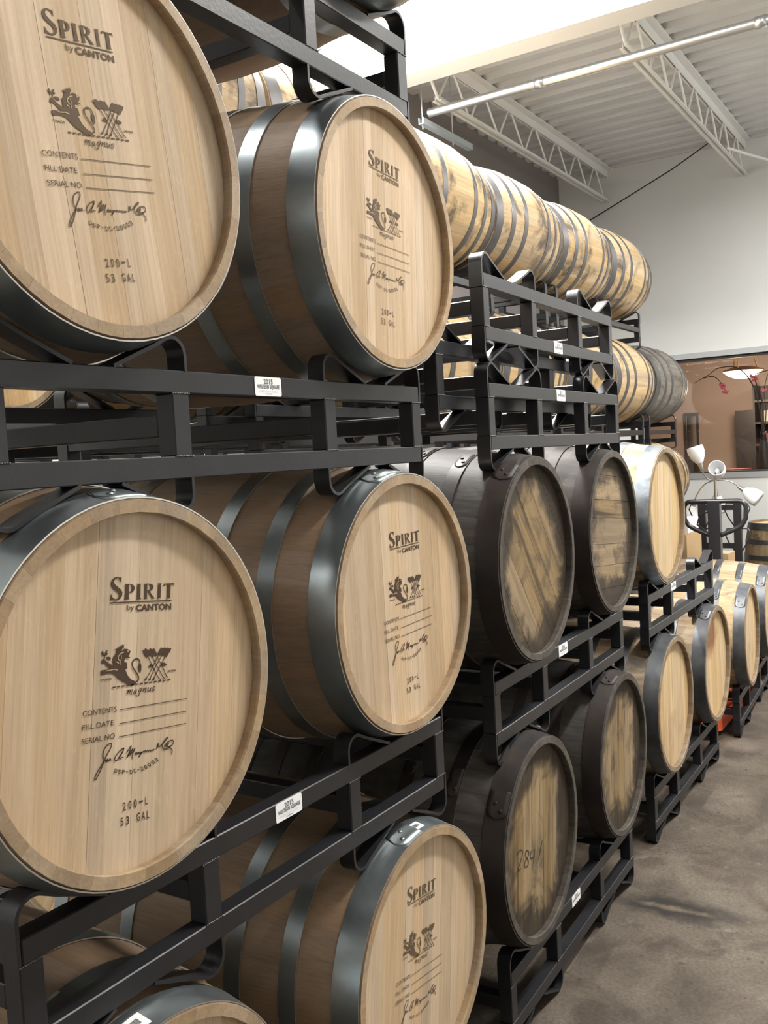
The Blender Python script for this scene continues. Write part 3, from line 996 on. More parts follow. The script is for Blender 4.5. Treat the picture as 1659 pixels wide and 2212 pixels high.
STAMP = json.loads('''{"crest":[[[-37.5,57.7],[-39.3,53.2],[-41.8,49.8],[-44.3,49.3],[-43.2,48.0],[-44.6,45.7],[-43.6,43.7],[-44.6,41.8],[-43.4,39.4],[-42.6,37.7],[-46.4,38.5],[-51.5,41.3],[-56.1,44.4],[-59.2,47.4],[-62.7,48.1],[-63.8,45.5],[-65.0,42.9],[-63.4,41.6],[-60.5,41.3],[-57.0,39.6],[-53.9,36.4],[-50.3,33.8],[-48.7,32.2],[-56.2,32.2],[-63.1,32.3],[-65.3,31.5],[-65.2,27.8],[-63.4,25.1],[-60.4,25.4],[-56.0,26.5],[-50.0,26.3],[-45.0,25.4],[-40.9,24.4],[-37.8,21.2],[-33.1,17.1],[-27.8,13.8],[-21.6,10.8],[-16.3,8.2],[-12.5,5.6],[-8.3,4.7],[-3.1,5.2],[0.6,7.6],[-1.1,10.2],[-4.3,11.9],[-7.5,12.6],[-11.3,15.6],[-15.1,19.2],[-17.8,23.5],[-20.0,27.7],[-21.4,29.8],[-19.1,29.8],[-16.5,30.9],[-17.6,33.0],[-17.7,35.4],[-18.3,38.7],[-20.9,39.7],[-22.6,39.4],[-22.8,42.3],[-21.9,45.7],[-18.0,45.0],[-15.4,45.4],[-13.3,44.8],[-11.5,45.4],[-13.9,46.5],[-15.7,47.8],[-13.5,50.2],[-12.3,53.3],[-11.8,54.9],[-14.2,56.1],[-17.4,58.1],[-21.6,58.8],[-24.2,60.4]],[[-41.6,59.6],[-39.1,60.0],[-37.5,59.3],[-38.4,61.5],[-36.5,59.8],[-35.9,63.3],[-34.2,60.6],[-31.6,65.0],[-29.9,61.7],[-27.0,66.4],[-26.4,62.8],[-22.4,66.9],[-24.3,63.8],[-24.5,60.5],[-36.9,57.3]],[[-62.8,60.1],[-61.5,57.3],[-59.4,53.3],[-60.1,51.0],[-63.3,53.2],[-64.9,56.4]],[[-53.6,59.4],[-56.6,58.9],[-58.5,55.5],[-58.6,51.6],[-55.9,51.8],[-53.0,54.3],[-54.8,55.6],[-54.6,57.5]],[[-57.3,49.4],[-53.3,50.4],[-48.8,49.2],[-47.7,46.4],[-50.2,45.1],[-54.2,46.6]],[[5.3,36.0],[7.7,36.2],[9.7,32.4],[9.6,26.3],[8.4,22.0],[6.0,22.6],[4.0,26.8],[3.3,30.9],[4.5,34.0]],[[9.8,54.8],[13.6,53.5],[16.2,56.6],[19.0,55.5],[22.9,53.2],[25.0,55.9],[31.1,54.2],[33.3,56.1],[35.6,53.0],[39.7,47.3],[39.8,43.2],[36.4,43.9],[33.6,44.7],[31.5,42.2],[28.1,44.2],[24.2,44.9],[22.1,42.2],[17.2,44.3],[14.9,47.7],[12.6,51.6]],[[40.8,46.4],[44.0,51.1],[47.8,55.8],[49.8,54.4],[53.0,53.9],[55.5,55.2],[57.5,53.4],[62.4,54.2],[65.0,52.6],[69.1,52.5],[66.9,48.0],[63.0,44.6],[60.2,40.6],[56.2,40.1],[54.4,43.2],[49.9,42.3],[47.0,44.4],[42.6,42.9]],[[22.6,28.9],[26.8,32.8],[30.7,33.3],[32.5,27.4],[27.0,27.3]],[[48.6,31.6],[54.8,32.7],[60.9,29.3],[56.1,26.8],[49.2,28.7]],[[20.0,13.5],[16.6,12.2],[15.6,9.1],[21.0,10.5]],[[28.0,12.9],[24.5,11.6],[23.5,8.4],[28.9,9.9]],[[35.5,12.1],[31.9,10.8],[30.9,7.6],[36.4,9.1]],[[44.7,11.3],[44.5,9.7],[49.7,5.8],[49.0,8.0]],[[52.0,12.6],[51.8,11.0],[57.0,7.1],[56.4,9.3]],[[59.1,13.6],[58.8,11.9],[64.1,8.1],[63.5,10.2]],[[-43.7,7.1],[-38.1,7.1],[-37.7,5.2],[-43.3,5.2]],[[-35.4,7.1],[-29.7,7.1],[-29.4,5.2],[-35.0,5.2]],[[-27.0,7.1],[-21.3,7.1],[-20.9,5.1],[-26.7,5.1]],[[-18.6,7.1],[-12.8,7.0],[-12.4,5.1],[-18.2,5.1]],[[-10.0,7.0],[-4.2,7.0],[-3.8,5.0],[-9.6,5.1]],[[-1.4,7.0],[4.5,7.0],[4.9,5.0],[-1.0,5.0]],[[7.4,7.0],[13.4,6.9],[13.7,5.0],[7.8,5.0]],[[16.2,6.9],[22.3,6.9],[22.6,4.9],[16.6,4.9]],[[25.2,6.9],[31.2,6.9],[31.6,4.9],[25.5,4.9]],[[34.2,6.9],[40.3,6.8],[40.7,4.8],[34.6,4.9]],[[43.3,6.8],[49.5,6.8],[49.9,4.8],[43.7,4.8]],[[52.5,6.8],[58.8,6.8],[59.2,4.7],[52.9,4.8]],[[61.9,6.8],[68.2,6.8],[68.6,4.7],[62.3,4.7]]],"strokes":[[2.2,[[-0.5,9.3],[3.7,10.9],[4.9,14.0],[3.4,18.9],[-1.0,24.2],[-5.4,29.5],[-7.7,34.5],[-6.8,39.6],[-3.2,42.1],[1.0,42.6],[4.9,40.6],[7.1,36.4]]],[1.3,[[22.7,42.6],[38.9,18.1],[45.3,9.2]]],[1.3,[[29.8,43.6],[35.6,35.7],[53.2,10.9]]],[1.3,[[39.5,43.2],[51.0,26.9],[60.6,11.4]]],[1.3,[[41.8,42.6],[30.4,25.5],[18.8,10.8]]],[1.3,[[49.1,42.4],[34.8,23.9],[26.7,9.9]]],[1.3,[[56.2,40.5],[39.5,17.6],[33.6,9.2]]],[1.2,[[-58.7,47.4],[-58.9,52.4]]],[1.25,[[-16.0,-1.6],[-14.2,-1.0],[-16.3,-6.9]]],[1.25,[[-15.4,-3.6],[-11.8,-0.8],[-10.7,-1.4],[-12.6,-7.3]]],[1.25,[[-11.6,-3.9],[-8.1,-1.1],[-6.8,-1.8],[-9.0,-7.2],[-7.1,-7.2]]],[1.25,[[2.0,-2.4],[-1.2,-2.3],[-3.5,-4.4],[-3.7,-7.2],[-1.6,-7.0],[1.7,-3.2],[-0.0,-7.0],[1.9,-7.1]]],[1.25,[[12.4,-1.3],[8.9,-1.1],[6.3,-3.7],[6.6,-5.7],[8.8,-5.4],[11.9,-1.9],[8.5,-6.7],[6.0,-10.5],[2.8,-11.1],[0.5,-9.2]]],[1.25,[[14.2,-1.9],[16.0,-1.5],[13.6,-6.7]]],[1.25,[[14.7,-4.8],[19.2,-1.4],[20.3,-2.0],[18.5,-6.6],[20.4,-6.4]]],[1.25,[[22.7,-2.1],[24.6,-1.7],[23.0,-5.8],[24.4,-7.0],[28.5,-3.4]]],[1.25,[[30.0,-1.6],[27.8,-6.5],[29.6,-6.6]]],[1.25,[[38.2,-2.0],[35.1,-1.6],[32.9,-3.0],[33.8,-4.7],[35.9,-5.4],[35.3,-7.1],[32.5,-7.2],[30.7,-5.9]]],[1.1,[[-28.5,-26.9],[103.9,-27.0]]],[1.1,[[-29.2,-46.5],[103.7,-46.1]]],[1.1,[[-29.8,-65.2],[103.5,-64.8]]],[1.7,[[-51.4,125.5],[66.6,125.1]]]],"sig":[[1.7,[[-55.0,-93.2],[-57.2,-87.0],[-55.9,-79.5],[-51.2,-74.1],[-45.3,-71.6],[-42.7,-72.8],[-43.6,-77.7],[-46.9,-82.6],[-51.7,-88.7],[-54.9,-94.3],[-60.2,-100.3],[-65.8,-107.0],[-69.5,-112.4],[-70.8,-116.7],[-68.8,-117.5],[-65.6,-113.1],[-60.9,-106.3],[-56.8,-98.6],[-55.4,-94.2],[-52.5,-94.4],[-50.4,-96.3],[-48.5,-93.9],[-49.5,-93.0],[-51.0,-95.0],[-47.5,-95.7],[-45.5,-93.7],[-44.4,-93.1],[-43.3,-95.2],[-45.5,-95.7]]],[1.7,[[-41.3,-95.3],[-40.5,-96.0]]],[1.7,[[-19.5,-83.6],[-23.6,-83.3],[-30.6,-87.7],[-35.5,-93.1],[-35.6,-97.0],[-32.3,-97.6],[-27.4,-92.9],[-21.4,-86.9],[-19.5,-81.7],[-21.4,-86.9],[-27.3,-94.5],[-26.2,-96.3],[-22.0,-94.6]]],[1.7,[[-20.9,-95.0],[-20.1,-95.6]]],[1.7,[[-14.1,-89.7],[-9.0,-84.2],[-6.0,-81.5],[-8.9,-89.8],[-13.8,-97.2],[-6.8,-89.3],[-2.7,-86.0],[-8.7,-94.6],[-2.6,-90.0],[1.5,-85.9],[-2.5,-93.2],[-3.3,-100.7]]],[1.7,[[1.8,-94.0],[4.9,-92.1],[2.9,-95.0],[7.1,-94.1],[8.1,-92.6],[6.1,-94.7],[11.4,-94.0],[13.0,-93.5],[11.5,-97.2],[8.9,-100.0],[12.6,-96.6],[14.6,-93.7],[15.7,-94.3],[17.8,-93.1],[18.9,-94.5],[21.1,-92.8],[22.8,-94.7],[25.4,-93.1],[27.1,-94.6],[29.8,-93.5],[31.0,-95.3],[34.2,-93.8],[35.4,-94.8],[38.9,-93.7],[36.5,-95.0]]],[1.7,[[42.5,-93.9],[45.2,-91.5],[47.4,-87.8],[46.2,-86.7],[45.2,-89.9],[48.6,-91.2],[51.9,-90.1],[57.5,-86.9],[65.3,-81.5],[65.2,-80.3],[60.7,-82.5],[55.8,-87.5],[54.8,-92.3],[57.8,-96.5],[63.5,-97.4],[71.4,-95.0],[77.1,-91.7],[77.0,-87.1],[72.3,-86.0],[65.5,-87.4],[61.0,-90.8],[60.5,-93.2],[65.5,-89.9],[67.8,-89.4],[66.7,-91.7],[63.4,-93.7],[68.0,-94.4],[72.8,-94.2]]],[1.7,[[69.2,-95.9],[73.9,-99.2],[75.7,-103.2],[74.1,-106.7]]]],"hl":[[1.6,[[-24.5,54.1],[-28.6,53.5],[-32.2,51.4],[-34.9,48.1],[-34.2,44.8],[-31.6,42.6]]],[1.2,[[-29.8,50.8],[-28.9,46.8],[-30.1,42.1],[-29.6,36.5]]],[1.5,[[-55.2,30.5],[-47.2,30.9],[-42.2,31.4],[-35.5,29.8]]],[1.6,[[-28.2,56.6],[-26.7,58.9],[-23.7,59.2]]],[2.6,[[-18.1,55.2],[-15.2,54.6]]],[1.8,[[-37.7,41.6],[-35.4,40.6],[-33.5,38.9]]]],"spirit":[[[[-31.9,161.7],[-32.0,153.3],[-32.9,153.6],[-35.2,158.4],[-39.7,160.2],[-43.9,158.6],[-45.5,155.2],[-44.1,151.8],[-38.4,147.7],[-32.1,143.5],[-29.6,139.4],[-30.1,134.6],[-33.5,130.7],[-37.8,128.8],[-42.1,128.4],[-46.4,129.1],[-49.4,130.0],[-50.5,128.6],[-51.3,128.6],[-51.0,138.0],[-49.9,137.3],[-47.8,133.2],[-43.9,130.7],[-39.6,130.6],[-36.2,132.8],[-35.4,136.1],[-37.2,139.6],[-42.5,142.7],[-48.3,146.2],[-50.7,150.0],[-51.1,154.0],[-49.1,158.3],[-44.9,161.1],[-39.7,161.7],[-35.3,160.8],[-33.2,161.4]]],[[[-26.3,151.5],[-18.3,151.6],[-13.8,151.3],[-9.3,149.7],[-6.6,146.2],[-7.3,142.8],[-9.9,139.8],[-14.3,138.6],[-17.9,138.9],[-17.8,131.5],[-16.2,129.3],[-26.8,129.1],[-24.7,130.7],[-24.2,141.2],[-24.4,150.1]],[[-18.2,150.1],[-15.6,150.2],[-13.3,148.5],[-12.3,145.4],[-13.1,141.6],[-15.7,140.3],[-17.9,140.2]]],[[[-4.6,151.4],[6.1,151.3],[4.5,150.0],[4.5,130.8],[6.8,128.8],[-4.1,128.8],[-1.9,130.3],[-1.6,150.1]]],[[[9.3,151.1],[20.0,151.3],[25.6,150.5],[29.5,148.2],[29.6,144.7],[26.9,141.6],[22.2,140.0],[28.1,133.5],[33.4,129.0],[27.3,128.9],[24.3,132.2],[18.5,139.7],[17.1,139.7],[17.4,131.0],[19.6,129.2],[10.3,129.0],[12.3,130.5],[12.3,149.8]],[[17.2,150.0],[20.0,149.9],[22.9,148.0],[23.2,144.8],[21.2,141.7],[17.5,141.1]]],[[[37.4,151.2],[46.3,151.2],[44.6,149.8],[44.3,130.1],[46.7,129.0],[36.7,128.8],[39.0,130.3],[39.4,149.9]]],[[[50.4,150.6],[71.4,151.1],[71.9,145.8],[70.0,148.6],[64.6,149.2],[64.2,129.8],[65.9,128.4],[55.5,128.5],[57.4,129.9],[57.7,148.8],[53.4,148.9],[50.2,146.3]]]],"texts":[["by",[-20.6,113.9],[-7.0,113.8],[-20.4,121.7],0.0],["CANTON",[-3.4,112.1],[66.8,111.6],[-3.7,121.4],0.03],["CONTENTS",[-94.4,-27.9],[-34.7,-28.5],[-94.4,-20.4],0],["FILL DATE",[-94.5,-46.5],[-39.9,-46.9],[-94.3,-39.3],0],["SERIAL NO",[-94.7,-65.6],[-37.0,-65.9],[-94.6,-58.1],0],["TRADE",[-66.1,17.4],[-45.2,17.0],[-66.3,20.4],0.02],["MARK",[63.0,17.5],[80.7,17.0],[62.9,20.4],0.02],["2",[-18.8,-171.5],[-13.2,-171.5],[-19.2,-159.5],0.012],["0",[-8.4,-171.1],[-2.7,-171.1],[-8.8,-159.4],0.012],["0",[1.7,-171.3],[7.5,-171.3],[1.3,-159.8],0.012],["-",[11.7,-166.4],[19.0,-166.3],[11.6,-163.9],0.012],["L",[23.8,-171.4],[28.1,-171.4],[23.5,-159.9],0.012],["5",[-22.5,-191.9],[-16.8,-192.0],[-22.9,-180.1],0.012],["3",[-12.3,-192.1],[-6.6,-192.3],[-12.7,-180.5],0.012],["G",[7.8,-191.8],[14.2,-192.0],[7.4,-180.0],0.012],["A",[17.6,-192.4],[24.1,-192.5],[17.2,-180.5],0.012],["L",[27.4,-192.3],[32.2,-192.4],[27.0,-181.2],0.012],["D",[-36.6,-113.6],[-31.8,-115.4],[-35.0,-108.3],0.02],["S",[-29.9,-116.2],[-25.0,-117.7],[-29.0,-110.7],0.02],["P",[-21.7,-118.4],[-16.8,-119.5],[-21.7,-112.6],0.02],["-",[-14.7,-117.3],[-11.2,-118.0],[-14.8,-116.2],0.02],["D",[-6.9,-121.5],[-1.9,-121.9],[-8.1,-115.4],0.02],["C",[0.8,-121.5],[5.7,-121.4],[-1.6,-115.4],0.02],["-",[7.0,-118.9],[10.4,-118.7],[6.5,-117.7],0.02],["2",[14.3,-120.9],[19.1,-120.4],[11.3,-114.8],0.02],["0",[22.3,-120.3],[27.0,-119.3],[18.5,-114.3],0.02],["0",[29.9,-118.2],[34.2,-116.8],[25.2,-112.4],0.02],["0",[37.3,-115.9],[41.6,-114.4],[32.4,-110.1],0.02],["3",[44.2,-113.4],[48.5,-111.9],[39.2,-107.6],0.02]],"n2841":[[3.2,[[-149.9,9.6],[-131.8,13.9],[-114.8,7.2],[-119.2,-9.6],[-152.6,-32.8],[-129.4,-35.5]]],[3.2,[[-74.4,-8.7],[-92.1,-4.1],[-93.7,-17.5],[-77.6,-35.7],[-82.7,-47.7],[-102.7,-41.9],[-97.4,-27.7],[-72.2,-21.4],[-74.4,-8.7]]],[3.2,[[-54.3,-16.7],[-61.5,-35.1],[-32.3,-42.1]]],[3.2,[[-29.8,-21.6],[-40.5,-57.8]]],[3.2,[[29.8,-19.7],[14.7,-36.6],[-4.0,-61.6]]]]}''')

def build_stamp(ink):
    out = []
    q = MB()
    for lp in STAMP['spirit']:
        poly_fill(q, lp)
    for t in STAMP['texts'][:2]:
        place_text(q, t[0], [v / 1000 for v in t[1]], [v / 1000 for v in t[2]], [v / 1000 for v in t[3]], t[4])
    ribbon(q, STAMP['strokes'][-1][0], STAMP['strokes'][-1][1], smooth=False)
    out.append(('brand_lettering', q.mesh('brand_lettering', M[ink])))
    q = MB()
    for lp in STAMP['crest']:
        poly_fill(q, [lp])
    for i, (wd, p) in enumerate(STAMP['strokes'][:-4]):
        ribbon(q, wd, p)
    for t in STAMP['texts'][5:7]:
        place_text(q, t[0], [v / 1000 for v in t[1]], [v / 1000 for v in t[2]], [v / 1000 for v in t[3]], t[4])
    for wd, p in STAMP['hl']:
        ribbon(q, wd, p, -0.0004, 1)
    out.append(('crest', q.mesh('crest', [M[ink], M['ink_hl']])))
    q = MB()
    for t in STAMP['texts'][2:5]:
        place_text(q, t[0], [v / 1000 for v in t[1]], [v / 1000 for v in t[2]], [v / 1000 for v in t[3]], t[4])
    for wd, p in STAMP['strokes'][-4:-1]:
        ribbon(q, wd, p, smooth=False)
    out.append(('form_lettering', q.mesh('form_lettering', M[ink])))
    q = MB()
    for wd, p in STAMP['sig']:
        ribbon(q, wd, p)
    for t in STAMP['texts'][17:]:
        place_text(q, t[0], [v / 1000 for v in t[1]], [v / 1000 for v in t[2]], [v / 1000 for v in t[3]], t[4])
    out.append(('signature', q.mesh('signature', M[ink])))
    q = MB()
    for t in STAMP['texts'][7:17]:
        place_text(q, t[0], [v / 1000 for v in t[1]], [v / 1000 for v in t[2]], [v / 1000 for v in t[3]], t[4])
    out.append(('capacity_lettering', q.mesh('capacity_lettering', M[ink])))
    return out
STAMPS = {k_: build_stamp(k_) for k_ in ('ink', 'ink_faint')}

def stamp(root, ccw_deg, off, ink='ink'):
    for nm, me in STAMPS[ink]:
        link(nm, me, root, (off[0], -BL / 2 + HEAD_S - 0.0010, BM + off[1]), (0, -math.radians(ccw_deg), 0))

# ================================================================ front row
D = math.radians
new_specs = [  # chime centre, yaw, stamp rotation (ccw), stamp offset, label
    ((-0.3774, -0.0635, 2.0775), 0.012, 8.57, (-0.0129, -0.0014), 'new oak barrel, large at the top left corner, stamped Spirit by Canton', 'ink_faint'),
    ((0.4004, -0.0460, 2.0765), 0.012, -2.25, (-0.0044, 0.0085), 'new oak barrel right of the top left one, blued hoop with bright glint', 'ink_faint'),
    ((-0.3753, -0.0536, 1.3030), -0.0092, -7.09, (0, 0), 'new oak barrel at middle left with the crispest lion crest stamp', 'ink'),
    ((0.4022, -0.0433, 1.3030), -0.0092, 1.69, (0.0090, -0.0044), 'new oak barrel in middle tier, stamped head beside the weathered barrels', 'ink'),
    ((0.3831, -0.0547, 0.5313), 0.0, -7.37, (-0.0178, 0.0038), 'new oak barrel at the bottom with riveted hoop lap and white tag', 'ink_faint'),
    ((-0.3890, -0.0520, 0.5313), 0.0, 6.0, (0, 0), 'new oak barrel cut off at the bottom left, barcode tag on hoop', 'ink'),
    ((-0.3890, -0.0520, 2.8480), 0.0, -3.0, (0, 0), 'new oak barrel above the top left one, only its underside showing', 'ink'),
    ((0.3890, -0.0520, 2.8480), 0.0, 4.0, (0, 0), 'new oak barrel highest in the near stack, hoop at the top edge', 'ink'),
]
laps = [2.2, 2.6, 0.02, -0.20, -0.10, -0.35, 1.9, 2.4]
new_barrels = []
for i, (c_, yw, rot, off, lab, ink) in enumerate(new_specs):
    b = barrel('new', lab, c_, yw, -D(rot) + D(1.0), 'new stamped oak barrels', lap_at=laps[i])
    stamp(b, rot, off, ink)
    new_barrels.append(b)

def hoop_tag(root, ang, s, w_, h_, bars, tilt=0.0):
    """paper tag stuck on the head hoop, printed with a bar code"""
    r = prof_r(s) + 0.0055
    n = 6
    vs, fs = [], []
    for i in range(n + 1):
        a = ang + (i / n - 0.5) * w_ / r
        for ss in (s - h_ / 2, s + h_ / 2):
            rr = prof_r(ss) + 0.0032
            vs.append((rr * math.sin(a), ss - BL / 2, rr * math.cos(a)))
    for i in range(n):
        fs.append((2 * i, 2 * i + 1, 2 * i + 3, 2 * i + 2))
    t = link('barcode_tag', mesh('barcode_tag', vs, fs, M['sticker'], True), root, (0, 0, BM))
    q = MB()
    br = random.Random(5)
    x = -w_ * 0.38
    while bars and x < w_ * 0.36:
        bw = br.choice([0.0008, 0.0014, 0.0022])
        vv = []
        for xx in (x, x + bw):
            for ss in (s - h_ * 0.18, s + h_ * 0.22):
                a = ang + xx / r
                rr = prof_r(ss) + 0.0036
                vv.append((rr * math.sin(a), ss - BL / 2, rr * math.cos(a)))
        q.add(vv, [(0, 1, 3, 2)])
        x += bw + br.choice([0.0008, 0.0012])
    if bars:
        q.build('bars', M['print'], t)
hoop_tag(new_barrels[5], -0.13, 0.030, 0.070, 0.030, True)
hoop_tag(new_barrels[4], 0.02, 0.027, 0.052, 0.024, True)

bA = barrel('dark', 'weathered dark barrel on the floor rack, 2841 handwritten on its head', (1.0416, -0.0472, 0.545), 0.0301, D(6), 'weathered dark barrels', lap_at=-0.9)
q = MB()
for wd, p in STAMP['n2841']:
    ribbon(q, wd, p)
q.build('handwritten_number', M['marker'], bA, (0, -BL / 2 + HEAD_S - 0.0012, BM))
barrel('dark', 'weathered dark barrel on the floor rack with black streaked yellow head', (1.8262, -0.0242, 0.543), 0.0301, D(4), 'weathered dark barrels', lap_at=-0.2)
barrel('dark', 'weathered dark barrel whose head boards run diagonally, rusty hoops', (1.0581, -0.0650, 1.3185), 0.0267, D(-38), 'weathered dark barrels', lap_at=-0.50)
barrel('dark', 'weathered dark barrel whose head boards run horizontally', (1.8268, -0.0204, 1.3180), 0.0267, D(95), 'weathered dark barrels', lap_at=0.7)
barrel('pale', 'used barrel with a shiny galvanised hoop and pale stained head', (2.5385, -0.0031, 1.3165), 0.013, D(4), 'used bourbon barrels', lap_at=0.9)
barrel('used', 'used barrel on the floor with clean pale head, below the galvanised one', (2.5514, -0.0083, 0.5340), 0.0094, D(3), 'used bourbon barrels', lap_at=0.3)
barrel('red', 'used barrel on the floor with reddish stain high on its head', (3.3287, 0.0002, 0.5330), 0.0094, D(-4), 'used bourbon barrels', lap_at=-0.4)
barrel('used', 'used barrel with yellow head on the rack over orange forks', (4.0727, -0.0152, 0.5310), 0.0508, D(2), 'used bourbon barrels', lap_at=-0.7)
barrel('used', 'used barrel cut off at the right edge beside the pallet jack', (4.8530, 0.0250, 0.5310), 0.0508, D(10), 'used bourbon barrels', lap_at=-0.7)

G = 'black steel two barrel racks'
rack('black steel rack on the floor under the bottom new oak barrels', (0, 0, RS), 0, G, (0.02, 0.068))
rack('black steel rack between middle and bottom new oak barrels, white 2015 sticker', (0.0016, -0.0004, 0.9219), -0.0092, G, (-0.003, 0.068))
rack('black steel rack across the left at eye level, white 2015 sticker, purple sheen', (0.0043, 0.0050, 1.6867), 0.012, G, (0.015, 0.068))
rack('black steel rack crossing the top left corner above the new oak barrels', (0, 0, 2.4590), 0, G, (0.02, 0.068))
rack('black steel rack on the floor under the weathered barrels', (1.4392, 0.0083, 0.147), 0.0301, G, (-0.052, 0.068))
rack('black steel rack between the two tiers of weathered barrels', (1.4388, 0.0142, 0.9300), 0.0267, G, (-0.056, 0.068))
rack('empty black steel rack resting directly on the weathered barrels', (1.4561, 0.0027, 1.7060), 0.0324, G, (-0.03, 0.068))
rack('empty black steel rack, topmost of the empty ones, sticker on lower rail', (1.4649, 0.0137, 1.9885), 0.0411, G, (-0.015, -0.068))
rack('empty black steel rack nested behind the two other empty racks', (1.3060, 0.0600, 1.8120), 0.020, G)
rack('black steel rack on the floor under the clean pale barrels', (2.9353, 0.0485, RS), 0.0094, G, (-0.18, 0.068))
rack('black steel rack with one cradle empty, under the galvanised hoop barrel', (2.9296, 0.0460, 0.9269), 0.013, G, (-0.185, 0.068))
rack('black steel rack farthest along the aisle, over the orange jack forks', (4.4624, 0.0570, RS), 0.0508, G, (0.02, 0.068))

# ================================================================ back row: racks turned a quarter, barrels end to end
Y2 = 1.28
cols = [6.42, 5.50, 4.58, 3.66, 2.74, 1.82, 0.90]
ordn = ['first', 'second', 'third', 'fourth', 'fifth', 'sixth', 'seventh']
tiern = ['floor tier', 'second tier', 'third tier', 'top tier']
for k_ in range(4):
    n_ = 0
    for ci, x0 in enumerate(cols):
        if k_ == 3 and ci == 0:
            continue
        z = RS + 0.7748 * k_ + 0.3874
        ty = 'back'
        if (k_ == 2 and ci == 0) or (k_ == 1 and ci in (3, 5)) or (k_ == 0 and ci in (1, 4)):
            ty = 'grey'
        jit = rnd.uniform(-0.008, 0.008)
        barrel(ty, 'used barrel lying lengthwise in back row, %s, %s from far wall' % (tiern[k_], ordn[n_]),
               (x0 - BL / 2 + jit, Y2 + rnd.uniform(-0.006, 0.006), z), -math.pi / 2 + rnd.uniform(-0.008, 0.008), rnd.uniform(-0.6, 0.6),
               'used barrels lying in the back row', detail=False)
        rack('black steel rack in back row under the %s, %s from far wall' % (tiern[k_], ordn[n_]),
             (x0 - RD / 2, Y2 + 0.3823, RS + 0.7748 * k_), -math.pi / 2, 'racks of the back row', None, False)
        n_ += 1

# ================================================================ far end of the aisle
# upright barrel by the wall
ub = barrel('used', 'upright brown barrel standing on end by the far wall', (0, 0, 0), 0, 0.3, None, lap_at=0.5)
ub.rotation_mode = 'XYZ'
ub.rotation_euler = (-math.pi / 2, 0, 0)
ub.location = (7.22, 0.33 - BM, BL / 2)

# pallet jack
pj = thing('pallet_jack', 'pallet jack with black loop handle and orange forks under the last rack', 'pallet jack', (5.30, 0.45, 0))
q = MB()
pts = []
W, H = 0.205, 0.20
def rr_loop():
    out = []
    zc_ = 1.19
    for (cy, cz, a0, a1, r) in ((W - 0.05, zc_ - 0.05, 0, 90, 0.05), (-W + 0.05, zc_ - 0.05, 90, 180, 0.05)):
        for i in range(7):
            a = math.radians(a0 + (a1 - a0) * i / 6)
            out.append((0, cy + r * math.cos(a), cz + r * math.sin(a)))
    out += [(0, -W + 0.004, zc_ - 0.12), (0, -W + 0.03, zc_ - 0.165), (0, -W + 0.07, zc_ - 0.19), (0, -0.03, zc_ - 0.235)]
    left = out
    right = [(0, 0.03, zc_ - 0.235), (0, W - 0.07, zc_ - 0.19), (0, W - 0.03, zc_ - 0.165), (0, W - 0.004, zc_ - 0.12)]
    return left, right
lf, rt = rr_loop()
q.tube(rt + lf, 0.016, 12)
q.build('handle_loop', M['black_metal'], pj)
q = MB(); q.box(-0.03, 0.03, -0.04, 0.04, 0.42, 1.19); q.build('handle_shaft', M['black_metal'], pj)
q = MB(); q.tube([(0.0, 0.03, 1.12), (0.01, 0.10, 1.10), (0.01, 0.12, 1.03), (0.0, 0.03, 0.96)], 0.006, 8); q.build('release_lever', M['black_metal'], pj)
q = MB(); q.lathe([(0.0001, 0.14), (0.055, 0.14), (0.055, 0.36), (0.04, 0.42), (0.0001, 0.42)], 16); q.build('pump', M['orange'], pj)
q = MB(); q.box(-0.20, -0.06, -0.26, 0.26, 0.10, 0.34); q.build('fork_carriage', M['orange'], pj)
for s in (-1, 1):
    q = MB()
    y0, y1 = s * 0.255 - 0.07, s * 0.255 + 0.07
    x0, x1 = -1.52, -0.10
    q.add([(x0, y0 + 0.03, 0.085), (x0, y1 - 0.03, 0.085), (x0 + 0.12, y1, 0.112), (x0 + 0.12, y0, 0.112), (x1, y1, 0.118), (x1, y0, 0.118),
           (x0, y0 + 0.03, 0.045), (x0, y1 - 0.03, 0.045), (x0 + 0.12, y1, 0.03), (x0 + 0.12, y0, 0.03), (x1, y1, 0.03), (x1, y0, 0.03)],
          [(0, 1, 2, 3), (3, 2, 4, 5), (7, 6, 9, 8), (8, 9, 11, 10), (0, 6, 7, 1), (1, 7, 8, 2), (2, 8, 10, 4), (6, 0, 3, 9), (9, 3, 5, 11), (4, 10, 11, 5)])
    f_ = q.build('fork', M['orange'], pj)
    q = MB(); q.lathe([(0.0001, -0.04), (0.038, -0.04), (0.038, 0.04), (0.0001, 0.04)], 16, rotm=Matrix.Rotation(math.pi / 2, 3, 'X'), origin=(-1.30, s * 0.255, 0.038)); q.build('roller', M['rubber'], f_)
for s in (-1, 1):
    q = MB(); q.lathe([(0.0001, -0.025), (0.085, -0.025), (0.09, 0), (0.085, 0.025), (0.0001, 0.025)], 20, rotm=Matrix.Rotation(math.pi / 2, 3, 'X'), origin=(0.0, s * 0.05, 0.09)); q.build('steer_wheel', M['rubber'], pj)

